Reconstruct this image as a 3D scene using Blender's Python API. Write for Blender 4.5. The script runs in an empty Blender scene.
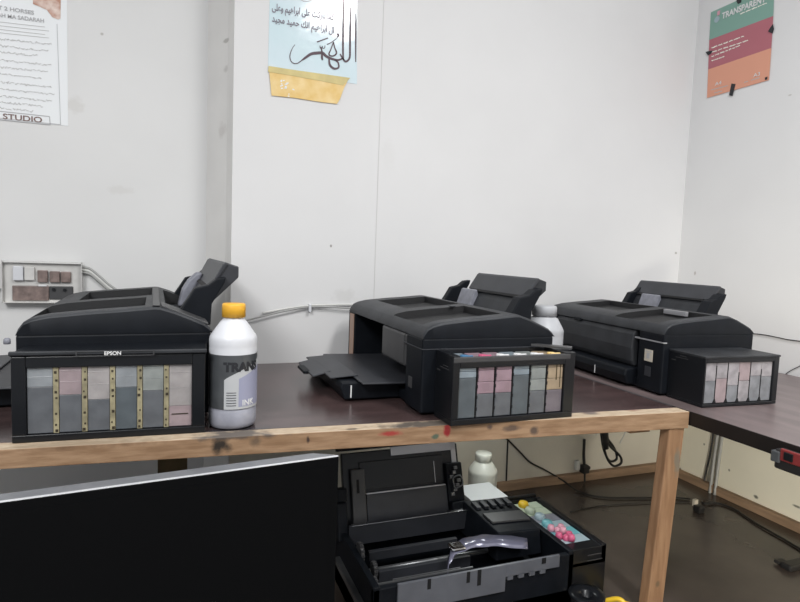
import bpy, bmesh, math, random
from mathutils import Vector, Matrix
random.seed(7)
S = bpy.context.scene
COL = S.collection
# ------------------------------------------------------------------ camera frame
F = 580.0
def _n(v): return Vector(v).normalized()
dY = _n((175-400, -(245-301), -F)); dX = _n((1900-400, -(310-301), -F))
dX = (dX - dX.dot(dY)*dY).normalized(); dZ = dX.cross(dY)
R = Matrix((dX, dY, dZ))
C = Vector((0, 0, .75))
def ray(x, y): return R @ Vector((x-400, -(y-301), -F))
def PY(x, y, Y): d = ray(x, y); return C + d*((Y-C.y)/d.y)      # point seen at a pixel on the wall plane y = Y
def PX(x, y, X): d = ray(x, y); return C + d*((X-C.x)/d.x)
def PZ(x, y, Z): d = ray(x, y); return C + d*((Z-C.z)/d.z)
TT = .44       # table top height
YB = 1.578     # back wall
XR = 1.68      # right wall
YL = 1.75      # recessed wall on the left
# ------------------------------------------------------------------ materials
def mat(name, col, rough=.5, spec=.5, metal=0., noise=0., nscale=20., bump=0., bscale=80., emit=None, trans=0., alpha=1., coat=0., spots=None, stretch=None, col2=None):
    m = bpy.data.materials.new(name); m.use_nodes = True
    nt = m.node_tree; N = nt.nodes; L = nt.links; b = N['Principled BSDF']
    b.inputs['Roughness'].default_value = rough
    b.inputs['Specular IOR Level'].default_value = spec
    b.inputs['Metallic'].default_value = metal
    b.inputs['Coat Weight'].default_value = coat
    b.inputs['Transmission Weight'].default_value = trans
    b.inputs['Alpha'].default_value = alpha
    c4 = (*col, 1)
    b.inputs['Base Color'].default_value = c4
    tc = N.new('ShaderNodeTexCoord'); src = tc.outputs['Object']
    mp = N.new('ShaderNodeMapping'); L.new(src, mp.inputs[0])
    if stretch: mp.inputs['Scale'].default_value = stretch
    out = None
    if noise or col2:
        nz = N.new('ShaderNodeTexNoise'); nz.inputs['Scale'].default_value = nscale; nz.inputs['Detail'].default_value = 5
        L.new(mp.outputs[0], nz.inputs['Vector'])
        mx = N.new('ShaderNodeMix'); mx.data_type = 'RGBA'
        lo = [max(0, c*(1-noise)) for c in col]; hi = [min(1, c*(1+noise)) for c in col]
        if col2: lo, hi = col, col2
        mx.inputs[6].default_value = (*lo, 1); mx.inputs[7].default_value = (*hi, 1)
        rmp = N.new('ShaderNodeMapRange'); rmp.inputs[1].default_value = .35; rmp.inputs[2].default_value = .65
        L.new(nz.outputs['Fac'], rmp.inputs[0]); L.new(rmp.outputs[0], mx.inputs[0]); out = mx.outputs[2]
    if spots:
        wn = N.new('ShaderNodeTexNoise'); wn.inputs['Scale'].default_value = 60; wn.inputs['Detail'].default_value = 4
        L.new(src, wn.inputs['Vector'])
        for (p, r, sc, amt) in spots:
            mm = N.new('ShaderNodeMapping'); mm.vector_type = 'TEXTURE'
            mm.inputs['Location'].default_value = p; mm.inputs['Scale'].default_value = r
            L.new(src, mm.inputs[0])
            ln = N.new('ShaderNodeVectorMath'); ln.operation = 'LENGTH'; L.new(mm.outputs[0], ln.inputs[0])
            ad = N.new('ShaderNodeMath'); ad.operation = 'MULTIPLY_ADD'; L.new(wn.outputs['Fac'], ad.inputs[0]); ad.inputs[1].default_value = 1.6
            L.new(ln.outputs['Value'], ad.inputs[2])
            rm = N.new('ShaderNodeMapRange'); rm.inputs[1].default_value = 1.35; rm.inputs[2].default_value = 2.0
            rm.inputs[3].default_value = amt; rm.inputs[4].default_value = 0
            L.new(ad.outputs[0], rm.inputs[0])
            mx = N.new('ShaderNodeMix'); mx.data_type = 'RGBA'
            if out is None: mx.inputs[6].default_value = c4
            else: L.new(out, mx.inputs[6])
            mx.inputs[7].default_value = (*sc, 1); L.new(rm.outputs[0], mx.inputs[0]); out = mx.outputs[2]
    if out is not None: L.new(out, b.inputs['Base Color'])
    if bump:
        bn = N.new('ShaderNodeTexNoise'); bn.inputs['Scale'].default_value = bscale; bn.inputs['Detail'].default_value = 4
        L.new(mp.outputs[0], bn.inputs['Vector'])
        bp = N.new('ShaderNodeBump'); bp.inputs['Strength'].default_value = bump; bp.inputs['Distance'].default_value = .003
        L.new(bn.outputs['Fac'], bp.inputs['Height']); L.new(bp.outputs[0], b.inputs['Normal'])
    if emit:
        b.inputs['Emission Color'].default_value = (*emit[0], 1); b.inputs['Emission Strength'].default_value = emit[1]
    return m
def w(p, r=(.01, .01, .01)): return (tuple(p), r)
M = {}
M['black'] = mat('black_plastic', (.0065, .008, .011), .5, .16, bump=.12, bscale=900, noise=.15, nscale=30)
M['gloss'] = mat('glossy_black', (.008, .009, .011), .28, .35)
M['void'] = mat('matt_black', (.008, .008, .009), .7, .3)
M['pocket'] = mat('dark_pocket', (.012, .012, .013), .6, .4, bump=.2, bscale=500)
M['lid'] = mat('lid_plastic', (.028, .030, .034), .48, .3, bump=.2, bscale=700, noise=.25, nscale=14)
M['shade'] = mat('grey_plastic', (.050, .050, .052), .45, .5, noise=.1)
M['dgrey'] = mat('dark_grey_plastic', (.030, .032, .038), .45, .5, noise=.12)
M['guide'] = mat('light_grey_plastic', (.21, .215, .25), .4, .5, noise=.12, nscale=60)
M['silver'] = mat('silver_trim', (.45, .45, .47), .3, .6, metal=.5)
M['white'] = mat('white_paint_mark', (.7, .7, .7), .5)
M['wall'] = mat('painted_wall', (.71, .707, .705), .55, .3, noise=.03, nscale=2.2, bump=.05, bscale=40,
    spots=[(tuple(PY(345, 296, YB)), (.035, .05, .02), (.5, .49, .47), .28), (tuple(PY(388, 155, YB)), (.02, .03, .05), (.6, .59, .57), .15),
           (tuple(PY(331, 246, YB)), (.003, .02, .004), (.2, .18, .16), .8), (tuple(PY(676, 253, YB)), (.005, .02, .004), (.3, .28, .25), .7),
           (tuple(PX(695, 273, XR)), (.02, .004, .007), (.35, .3, .27), .7), (tuple(PX(730, 470, XR)), (.02, .004, .004), (.1, .1, .08), .8),
           (tuple(PX(681, 470, XR)), (.02, .006, .010), (.05, .05, .05), .9), (tuple(PX(757, 497, XR)), (.02, .008, .006), (.1, .1, .08), .9), (tuple(PX(770, 516, XR)), (.02, .010, .008), (.15, .15, .12), .9),
           (tuple(PX(705, 444, XR)), (.02, .004, .004), (.1, .1, .08), .8), (tuple(PX(790, 95, XR)), (.02, .006, .003), (.4, .38, .35), .6)])
M['wall2'] = mat('painted_wall_aged', (.70, .698, .69), .55, .3, noise=.03, nscale=2.5, bump=.05, bscale=40,
    spots=[(tuple(PY(75, 105, YL)), (.02, .05, .02), (.55, .53, .5), .4), (tuple(PY(102, 34, YL)), (.004, .05, .004), (.35, .33, .3), .7), (tuple(PY(120, 190, YL)), (.03, .05, .012), (.55, .53, .5), .3)])
M['return'] = mat('partition_edge', (.74, .725, .70), .6, .3, noise=.03, nscale=9,
    spots=[(tuple(PY(227, 42, 1.68)), (.01, .03, .006), (.2, .18, .16), .5), (tuple(PY(226, 70, 1.68)), (.006, .03, .009), (.3, .28, .26), .35), (tuple(PY(222, 130, 1.68)), (.012, .03, .02), (.4, .36, .33), .3)])
M['seam'] = mat('seam_shade', (.62, .61, .60), .6)
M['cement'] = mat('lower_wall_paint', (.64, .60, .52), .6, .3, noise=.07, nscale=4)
M['cream'] = mat('warm_lit_lower_wall', (.80, .76, .64), .6, .3, noise=.05, nscale=4,  # warm light on the lower right wall is put into this colour
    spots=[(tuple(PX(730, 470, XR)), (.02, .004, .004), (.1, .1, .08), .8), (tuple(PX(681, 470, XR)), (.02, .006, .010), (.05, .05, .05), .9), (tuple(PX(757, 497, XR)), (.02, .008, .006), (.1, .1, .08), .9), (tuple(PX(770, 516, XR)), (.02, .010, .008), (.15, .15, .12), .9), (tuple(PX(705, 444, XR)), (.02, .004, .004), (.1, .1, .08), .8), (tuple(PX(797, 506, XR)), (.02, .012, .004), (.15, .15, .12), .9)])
M['base'] = mat('raw_wood_strip', (.30, .20, .13), .6, .3, noise=.2, nscale=8, stretch=(1, 1, 8))
M['floor'] = mat('worn_brown_laminate', (.070, .056, .048), .26, .5, noise=.25, nscale=3.5, bump=.06, bscale=25)
M['table'] = mat('brown_laminate', (.068, .043, .042), .24, .9, noise=.22, nscale=6, stretch=(1, 4, 1), bump=.03, bscale=60,
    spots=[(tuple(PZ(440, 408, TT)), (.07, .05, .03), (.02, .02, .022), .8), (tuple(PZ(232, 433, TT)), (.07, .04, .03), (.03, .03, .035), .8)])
M['desk'] = mat('brown_laminate_desk', (.150, .113, .112), .38, .9, noise=.2, nscale=6, stretch=(4, 1, 1), bump=.03, bscale=60)
M['edge'] = mat('dark_edge_band', (.014, .011, .010), .45, .3)
wf = lambda x, y: tuple(PY(x, y, .93))
M['wood'] = mat('raw_pine', (.235, .14, .078), .6, .3, col2=(.35, .225, .135), nscale=14, stretch=(1.2, 8, 8), bump=.1, bscale=50,
    spots=[(wf(449, 431), (.007, .1, .014), (.28, .02, .025), .95), (wf(393, 436), (.022, .1, .005), (.32, .03, .03), .9), (wf(437, 438), (.007, .1, .005), (.03, .09, .07), .8),
           (wf(222, 452), (.018, .1, .016), (.02, .018, .016), .95), (wf(258, 447), (.01, .1, .01), (.06, .05, .04), .6), (wf(240, 441), (.09, .1, .008), (.07, .06, .055), .8), (wf(311, 444), (.003, .1, .006), (.03, .02, .02), .9),
           (wf(80, 452), (.12, .1, .012), (.10, .055, .03), .6), (wf(410, 428), (.06, .1, .004), (.06, .05, .05), .7), (wf(510, 428), (.02, .1, .006), (.05, .04, .04), .7), (wf(532, 429), (.009, .1, .008), (.05, .04, .04), .8), (wf(490, 427), (.006, .1, .006), (.06, .04, .04), .8)])
M['woodtop'] = mat('pale_scuffed_wood', (.42, .31, .21), .6, .3, col2=(.56, .46, .34), nscale=22, stretch=(2, 9, 9), bump=.1, bscale=60,
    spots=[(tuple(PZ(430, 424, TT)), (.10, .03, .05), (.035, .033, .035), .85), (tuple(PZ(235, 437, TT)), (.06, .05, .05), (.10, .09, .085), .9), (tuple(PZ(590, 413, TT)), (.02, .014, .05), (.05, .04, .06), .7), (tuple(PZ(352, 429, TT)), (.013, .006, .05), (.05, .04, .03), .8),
           (tuple(PZ(70, 446, TT)), (.13, .03, .05), (.25, .19, .13), .6), (tuple(PZ(560, 416, TT)), (.02, .012, .05), (.08, .06, .06), .6), (tuple(PZ(632, 410, TT)), (.02, .008, .05), (.25, .10, .09), .6)])
M['legwood'] = mat('pine_leg', (.23, .125, .066), .55, .35, col2=(.34, .20, .112), nscale=12, stretch=(7, 7, .9), bump=.1, bscale=40,
    spots=[(tuple(PY(667, 458, .93)), (.010, .1, .03), (.16, .15, .12), .8), (tuple(PY(648, 577, .93)), (.006, .1, .008), (.1, .08, .05), .7)])
M['darkwood'] = mat('dark_brown_wood', (.085, .062, .03), .6, .3, noise=.2)
M['hdpe'] = mat('milky_white_plastic', (.64, .65, .68), .35, .5, noise=.03)
M['hdpe_warm'] = mat('aged_white_plastic', (.80, .80, .72), .4, .5, noise=.05, spots=[((.0, -.05, .07), (.01, .03, .012), (.2, .2, .16), .6)])
M['hdpe_grey'] = mat('greyish_white_plastic', (.43, .44, .46), .4, .4, noise=.05)
M['hdpe_dark'] = mat('dark_bottle_foot', (.06, .06, .07), .4, .5)
M['hdpe_ink'] = mat('ink_filled_plastic', (.28, .285, .33), .35, .5, noise=.15, nscale=30)
M['orange'] = mat('orange_cap_plastic', (.80, .42, .035), .4, .5)
M['label'] = mat('grey_label', (.065, .07, .075), .35, .5, noise=.15, nscale=30)
M['label2'] = mat('lavender_label', (.30, .31, .42), .4)
M['label3'] = mat('pale_label', (.46, .47, .48), .4)
M['ink_txt'] = mat('black_print', (.015, .016, .02), .5)
M['grey_txt'] = mat('grey_print', (.42, .42, .43), .5)
M['grey_txt2'] = mat('faint_grey_print', (.46, .455, .45), .5)
M['mauve'] = mat('mauve_print', (.20, .17, .21), .5)
M['brown_dark'] = mat('dark_brown_print', (.16, .085, .07), .5)
M['paper'] = mat('poster_paper', (.80, .82, .83), .45, .4)
M['paperblue'] = mat('pale_blue_glossy_paper', (.60, .74, .78), .12, .6, col2=(.70, .78, .84), nscale=5, bump=.45, bscale=10)
M['tape'] = mat('yellow_masking_tape', (.74, .50, .17), .5, .4, col2=(.82, .62, .30), nscale=25, bump=.3, bscale=60)
M['tape_edge'] = mat('yellow_tape_fold', (.60, .50, .22), .5, .4, noise=.1)
M['teal'] = mat('teal_print', (.21, .37, .31), .45, .4)
M['rose'] = mat('rose_print', (.43, .14, .17), .45, .4)
M['peach'] = mat('orange_print', (.70, .33, .225), .45, .4)
M['sticker'] = mat('peach_sticker', (.42, .27, .20), .5, spots=[((0, 0, .10), (.1, .012, .02), (.45, .10, .08), .7)])
M['brown_photo'] = mat('printed_picture', (.45, .22, .15), .5, col2=(.75, .62, .55), nscale=40)
M['pvc'] = mat('grey_cable_jacket', (.34, .34, .33), .5)
M['wire'] = mat('black_cable_jacket', (.013, .012, .012), .5)
M['whitewire'] = mat('white_cable_jacket', (.65, .65, .62), .5)
M['clear'] = mat('cloudy_clear_plastic', (.60, .59, .57), .25, .5, noise=.08, nscale=30)
M['brownfit'] = mat('brown_switch_plastic', (.20, .15, .135), .35, .5, noise=.3, nscale=60)
M['screen'] = mat('switched_off_screen', (.004, .0042, .0046), .5, .04)
M['bezel'] = mat('silver_bezel', (.20, .205, .22), .38, .5, metal=.35, noise=.08, nscale=40)
M['bezel_edge'] = mat('bright_bezel_edge', (.75, .76, .78), .25, .6, metal=.4)
M['redcase'] = mat('red_plastic', (.20, .028, .028), .35, .5)
M['yellow'] = mat('yellow_plastic', (.80, .52, .03), .4)
M['cyan'] = mat('cyan_ink_plastic', (.16, .42, .46), .4)
M['magenta'] = mat('magenta_ink_plastic', (.55, .10, .20), .4)
M['pink'] = mat('pink_ink_plastic', (.66, .32, .40), .4)
M['palegreen'] = mat('pale_green_plastic', (.45, .52, .40), .4)
M['paleblue'] = mat('pale_blue_plastic', (.33, .43, .47), .4)
M['bluewire'] = mat('blue_cable_jacket', (.05, .16, .30), .4)
M['ribbon'] = mat('ribbon_cable_film', (.16, .16, .22), .18, .7, metal=.2)
M['steel'] = mat('dull_steel', (.16, .165, .17), .3, .6, metal=.6, noise=.2)
M['chrome'] = mat('bright_steel', (.75, .75, .77), .15, .6, metal=1.)
M['grill'] = mat('charcoal_panel', (.10, .105, .12), .4, .5, noise=.1)
M['sepa'] = mat('yellowed_wall_of_tank', (.27, .24, .15), .5, noise=.25, nscale=60)
M['sepdot'] = mat('dark_ink_residue', (.03, .022, .012), .5)
M['rosesm'] = mat('beige_card', (.55, .50, .42), .6)
# tank colours: milky upper chamber / ink filled lower chamber
def milky(n, c, k=.12): return mat(n, c, .3, .5, noise=k, nscale=45)
M['t_up_g'] = milky('tank_grey_empty', (0.234, 0.250, 0.265)); M['t_up_p'] = milky('tank_pink_empty', (0.288, 0.230, 0.241)); M['t_up_w'] = milky('tank_white_empty', (0.312, 0.292, 0.289))
M['t_up_y'] = milky('tank_tan_empty', (0.343, 0.265, 0.179)); M['t_dn'] = milky('tank_ink_grey', (0.108, 0.115, 0.126)); M['t_dn_b'] = milky('tank_ink_blue_grey', (0.086, 0.101, 0.112)); M['t_dn_m'] = milky('tank_ink_mauve', (0.144, 0.126, 0.144))
M['t_up_c'] = milky('tank_cool_empty', (0.211, 0.250, 0.281)); M['t_up_pp'] = milky('tank_rose_empty', (0.281, 0.195, 0.226)); M['t_up_gr'] = milky('tank_green_grey_empty', (0.226, 0.242, 0.234))
M['t_up_lt'] = milky('tank_cloudy_empty', (0.28, 0.265, 0.28), .2); M['t_dn_lt'] = milky('tank_ink_pale', (0.180, 0.187, 0.202), .2)
# ------------------------------------------------------------------ mesh helpers
def bm_box(bm, lo, hi, mi=0, taper=None):
    x0, y0, z0 = lo; x1, y1, z1 = hi
    vs = [bm.verts.new(p) for p in ((x0,y0,z0),(x1,y0,z0),(x1,y1,z0),(x0,y1,z0),(x0,y0,z1),(x1,y0,z1),(x1,y1,z1),(x0,y1,z1))]
    for f in ((0,3,2,1),(4,5,6,7),(0,1,5,4),(1,2,6,5),(2,3,7,6),(3,0,4,7)):
        bm.faces.new([vs[i] for i in f]).material_index = mi
    return vs
def bm_prism(bm, poly, a, b, axis='y', mi=0):
    """polygon in the other two axes, extruded along axis from a to b"""
    def P(p, t):
        if axis == 'y': return (p[0], t, p[1])
        if axis == 'x': return (t, p[0], p[1])
        return (p[0], p[1], t)
    A = [bm.verts.new(P(p, a)) for p in poly]; B = [bm.verts.new(P(p, b)) for p in poly]
    n = len(poly)
    for i in range(n):
        j = (i+1) % n; bm.faces.new((A[i], A[j], B[j], B[i])).material_index = mi
    bm.faces.new(A[::-1]).material_index = mi; bm.faces.new(B).material_index = mi
def bm_hex(bm, bot, top, mi=0):
    vs = [bm.verts.new(p) for p in list(bot)+list(top)]
    for f in ((0,3,2,1),(4,5,6,7),(0,1,5,4),(1,2,6,5),(2,3,7,6),(3,0,4,7)):
        bm.faces.new([vs[i] for i in f]).material_index = mi
def bm_lathe(bm, prof, n=40, c=(0, 0), mi=None):
    rings = []
    for r, z in prof:
        if r < 1e-5: rings.append([bm.verts.new((c[0], c[1], z))])
        else: rings.append([bm.verts.new((c[0]+r*math.cos(2*math.pi*i/n), c[1]+r*math.sin(2*math.pi*i/n), z)) for i in range(n)])
    for k in range(len(rings)-1):
        a, b = rings[k], rings[k+1]
        for i in range(n):
            j = (i+1) % n
            q = [a[i % len(a)], a[j % len(a)], b[j % len(b)], b[i % len(b)]]
            u = []
            for v in q:
                if v not in u: u.append(v)
            if len(u) > 2:
                f = bm.faces.new(u); f.smooth = True
                if mi: f.material_index = mi[k]
def catmull(pts, n=8):
    pts = [Vector(p) for p in pts]
    if len(pts) < 3: return pts
    P = [2*pts[0]-pts[1]] + pts + [2*pts[-1]-pts[-2]]; out = []
    for i in range(1, len(P)-2):
        for k in range(n):
            t = k/n; a, b, c, d = P[i-1], P[i], P[i+1], P[i+2]
            out.append(.5*((2*b)+(c-a)*t+(2*a-5*b+4*c-d)*t*t+(3*b-a-3*c+d)*t**3))
    out.append(pts[-1]); return out
def bm_tube(bm, pts, r, n=8, smooth=True, mi=0):
    P = catmull(pts) if smooth else [Vector(p) for p in pts]
    rings = []; up = Vector((.13, .27, .95)).normalized()
    for i, p in enumerate(P):
        t = (P[min(i+1, len(P)-1)]-P[max(i-1, 0)]).normalized()
        s = t.cross(up)
        if s.length < .05: s = t.cross(Vector((1, 0, 0)))
        s.normalize(); u = s.cross(t).normalized(); up = u
        rr = r[i*len(r)//len(P)] if isinstance(r, (list, tuple)) else r
        rings.append([bm.verts.new(p+rr*(math.cos(a)*s+math.sin(a)*u)) for a in [2*math.pi*k/n for k in range(n)]])
    for a, b in zip(rings, rings[1:]):
        for k in range(n):
            f = bm.faces.new((a[k], a[(k+1) % n], b[(k+1) % n], b[k])); f.smooth = True; f.material_index = mi
    bm.faces.new(rings[0][::-1]).material_index = mi; bm.faces.new(rings[-1]).material_index = mi
def obj(name, bm, mats, parent=None, bevel=0, smooth=False, seg=2):
    bmesh.ops.recalc_face_normals(bm, faces=bm.faces)
    me = bpy.data.meshes.new(name); bm.to_mesh(me); bm.free()
    for m in (mats if isinstance(mats, (list, tuple)) else [mats]): me.materials.append(M[m] if isinstance(m, str) else m)
    o = bpy.data.objects.new(name, me); COL.objects.link(o)
    if parent: o.parent = parent
    if smooth:
        for p in me.polygons: p.use_smooth = True
    if bevel:
        md = o.modifiers.new('bevel', 'BEVEL'); md.width = bevel; md.segments = seg; md.limit_method = 'ANGLE'; md.angle_limit = math.radians(40)
        md.harden_normals = False
    return o
def box(name, lo, hi, m, parent=None, bevel=.0015):
    bm = bmesh.new(); bm_box(bm, lo, hi); return obj(name, bm, m, parent, bevel)
def tube(name, pts, r, m, parent=None, n=8, smooth=True):
    bm = bmesh.new(); bm_tube(bm, pts, r, n, smooth); return obj(name, bm, m, parent)
def thing(name, label, cat, loc=(0, 0, 0), rz=0, group=None):
    o = bpy.data.objects.new(name, None); COL.objects.link(o); o.location = loc; o.rotation_euler = (0, 0, rz)
    o.empty_display_size = .05
    return tag(o, label, cat, group)
def tag(o, label, cat, group=None):
    o['label'] = label; o['category'] = cat
    if group: o['group'] = group
    return o
def struct(o): o['kind'] = 'structure'; return o
def text_mesh(s, size, align='CENTER', bold=0., extrude=.0002):
    cu = bpy.data.curves.new('t', 'FONT'); cu.body = s; cu.size = size; cu.align_x = align; cu.align_y = 'CENTER'; cu.extrude = extrude; cu.offset = bold
    o = bpy.data.objects.new('t', cu); COL.objects.link(o)
    dg = bpy.context.evaluated_depsgraph_get()
    me = bpy.data.meshes.new_from_object(o.evaluated_get(dg)); bpy.data.objects.remove(o)
    return me
def text_obj(name, s, size, m, fn, parent=None, align='CENTER', bold=0., sx=1.):
    """fn maps (x, y, z) of the flat text to its place"""
    me = text_mesh(s, size, align, bold)
    for v in me.vertices: v.co = fn(v.co.x*sx, v.co.y, v.co.z)
    me.materials.clear(); me.materials.append(M[m])
    o = bpy.data.objects.new(name, me); COL.objects.link(o)
    if parent: o.parent = parent
    return o
def ribbon(bm, pts, ws, mapf, n=6, mi=0):
    """flat brush stroke; pts are 2d, ws the width at each"""
    P = catmull([(p[0], p[1], 0) for p in pts], n); Wd = catmull([(x, 0, 0) for x in ws], n)
    prev = None
    for i, p in enumerate(P):
        t = P[min(i+1, len(P)-1)]-P[max(i-1, 0)]
        if t.length < 1e-9: continue
        t.normalize(); s = Vector((-t.y, t.x, 0))*max(Wd[min(i, len(Wd)-1)].x, .05)/2
        a = bm.verts.new(mapf(*(p+s)[:2])); b = bm.verts.new(mapf(*(p-s)[:2]))
        if prev: bm.faces.new((prev[0], a, b, prev[1])).material_index = mi
        prev = (a, b)
# ------------------------------------------------------------------ the room
def quadslab(name, poly, a, b, axis, m): bm = bmesh.new(); bm_prism(bm, poly, a, b, axis); return struct(obj(name, bm, m))
H = 2.25
quadslab('floor', [(-2.2, -1.6), (XR+.1, -1.6), (XR+.1, 1.95), (-2.2, 1.95)], -.05, 0, 'z', 'floor')
# right part of the back wall: a partition board with its left edge showing
xe = .137
quadslab('wall_back', [(xe, YB), (xe, YB+.05), (XR+.05, YB+.05), (XR+.05, YB)], 0, H, 'z', 'wall')
pB = PY(229, 200, 1.64).x
quadslab('wall_return', [(xe, YB+.0005), (xe-.001, YB+.02), (.129, YB+.085), (.079, YL+.005), (.15, YL+.005), (.15, YB+.04)], 0, H, 'z', 'return')
quadslab('wall_left', [(-2.2, YL), (-2.2, YL+.1), (.16, YL+.1), (.16, YL)], 0, H, 'z', 'wall2')
quadslab('wall_right', [(XR, -1.6), (XR, YB+.05), (XR+.1, YB+.05), (XR+.1, -1.6)], 0, H, 'z', 'wall')
# joint between two boards of the partition
a = PY(380, 0, YB); bm = bmesh.new(); bm_box(bm, (.5335, YB-.0012, TT), (.5352, YB+.001, H)); struct(obj('trim_1', bm, 'seam'))
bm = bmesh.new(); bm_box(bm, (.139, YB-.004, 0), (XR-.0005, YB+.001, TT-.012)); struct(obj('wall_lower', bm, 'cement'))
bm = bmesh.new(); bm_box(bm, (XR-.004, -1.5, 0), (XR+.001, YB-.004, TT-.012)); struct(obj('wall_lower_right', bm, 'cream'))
bm = bmesh.new(); bm_box(bm, (.139, YB-.024, 0), (XR-.002, YB-.004, .028)); struct(obj('baseboard_back', bm, 'base', bevel=.002))
bm = bmesh.new(); bm_box(bm, (XR-.024, -1.5, 0), (XR-.004, YB-.024, .026)); struct(obj('baseboard_right', bm, 'base', bevel=.002))
# ------------------------------------------------------------------ work table on the left and desk on the right
tbl = thing('work_table', 'long wooden work table with glossy brown top and stained raw pine front rail', 'table', (.4, 1.25, 0))
def tloc(o, root):
    o.parent = root; o.matrix_parent_inverse = Matrix.Translation(-root.location); return o
XL = -.75
def yf(x): return .985 + (x+.23)*(.897-.985)/(1.016+.23)        # the front edge runs slightly askew
bm = bmesh.new(); d = .034
bm_hex(bm, [(XL, yf(XL)+d, TT-.018), (1.012, yf(1.012)+d, TT-.018), (1.012, YB-.006, TT-.018), (XL, YB-.006, TT-.018)],
           [(XL, yf(XL)+d, TT), (1.012, yf(1.012)+d, TT), (1.012, YB-.006, TT), (XL, YB-.006, TT)])
tloc(obj('table_top', bm, 'table', bevel=.001), tbl)
bm = bmesh.new()
zb = lambda x: TT - .030 - .006*(x+.23)/1.27
bm_hex(bm, [(XL, yf(XL), zb(XL)), (1.016, yf(1.016), zb(1.016)), (1.016, yf(1.016)+d, zb(1.016)), (XL, yf(XL)+d, zb(XL))],
           [(XL, yf(XL), TT), (1.016, yf(1.016), TT), (1.016, yf(1.016)+d, TT), (XL, yf(XL)+d, TT)])
for f in bm.faces:
    f.normal_update()
    if all(v.co.z > TT-.001 for v in f.verts): f.material_index = 1
fr = tloc(obj('front_rail', bm, ['wood', 'woodtop'], bevel=.0012), tbl)
bm = bmesh.new(); bm_box(bm, (1.0125, .945, TT-.018), (1.018, YB-.006, TT+.0005)); tloc(obj('edge_strip', bm, 'shade', bevel=.0005), tbl)
bm = bmesh.new(); bm_hex(bm, [(.944, .902, 0), (.988, .902, 0), (.988, .928, 0), (.944, .928, 0)], [(.970, .902, TT-.036), (1.012, .902, TT-.036), (1.012, .928, TT-.036), (.970, .928, TT-.036)])
tloc(obj('leg', bm, 'legwood', bevel=.0025), tbl)
bm = bmesh.new(); bm_box(bm, (.915, .955, TT-.058), (.971, .985, TT-.018)); tloc(obj('corner_block', bm, 'legwood', bevel=.002), tbl)
bm = bmesh.new(); bm_box(bm, (-.035, 1.42, 0), (.030, 1.47, TT-.018)); tloc(obj('leg', bm, 'darkwood', bevel=.002), tbl)
bm = bmesh.new(); bm_box(bm, (-.7, yf(-.7)+.04, 0), (-.63, yf(-.7)+.09, TT-.03)); tloc(obj('leg', bm, 'legwood', bevel=.002), tbl)

desk = thing('corner_desk', 'long brown laminate desk with dark edge band along the right wall', 'desk', (1.35, .4, 0))
bm = bmesh.new(); bm_box(bm, (1.0215, -.6, TT-.018), (XR-.005, YB-.006, TT-.0005)); tloc(obj('desk_top', bm, 'desk', bevel=.001), desk)
bm = bmesh.new(); bm_box(bm, (1.0185, -.6, TT-.030), (1.0213, 1.57, TT-.0002)); tloc(obj('edge_band', bm, 'edge', bevel=.0008), desk)
bm = bmesh.new(); bm_box(bm, (1.03, -.58, 0), (1.09, -.52, TT-.018)); tloc(obj('leg', bm, 'legwood', bevel=.002), desk)
bm = bmesh.new(); bm_box(bm, (XR-.085, -.58, 0), (XR-.026, -.52, TT-.018)); tloc(obj('leg', bm, 'legwood', bevel=.002), desk)

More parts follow.
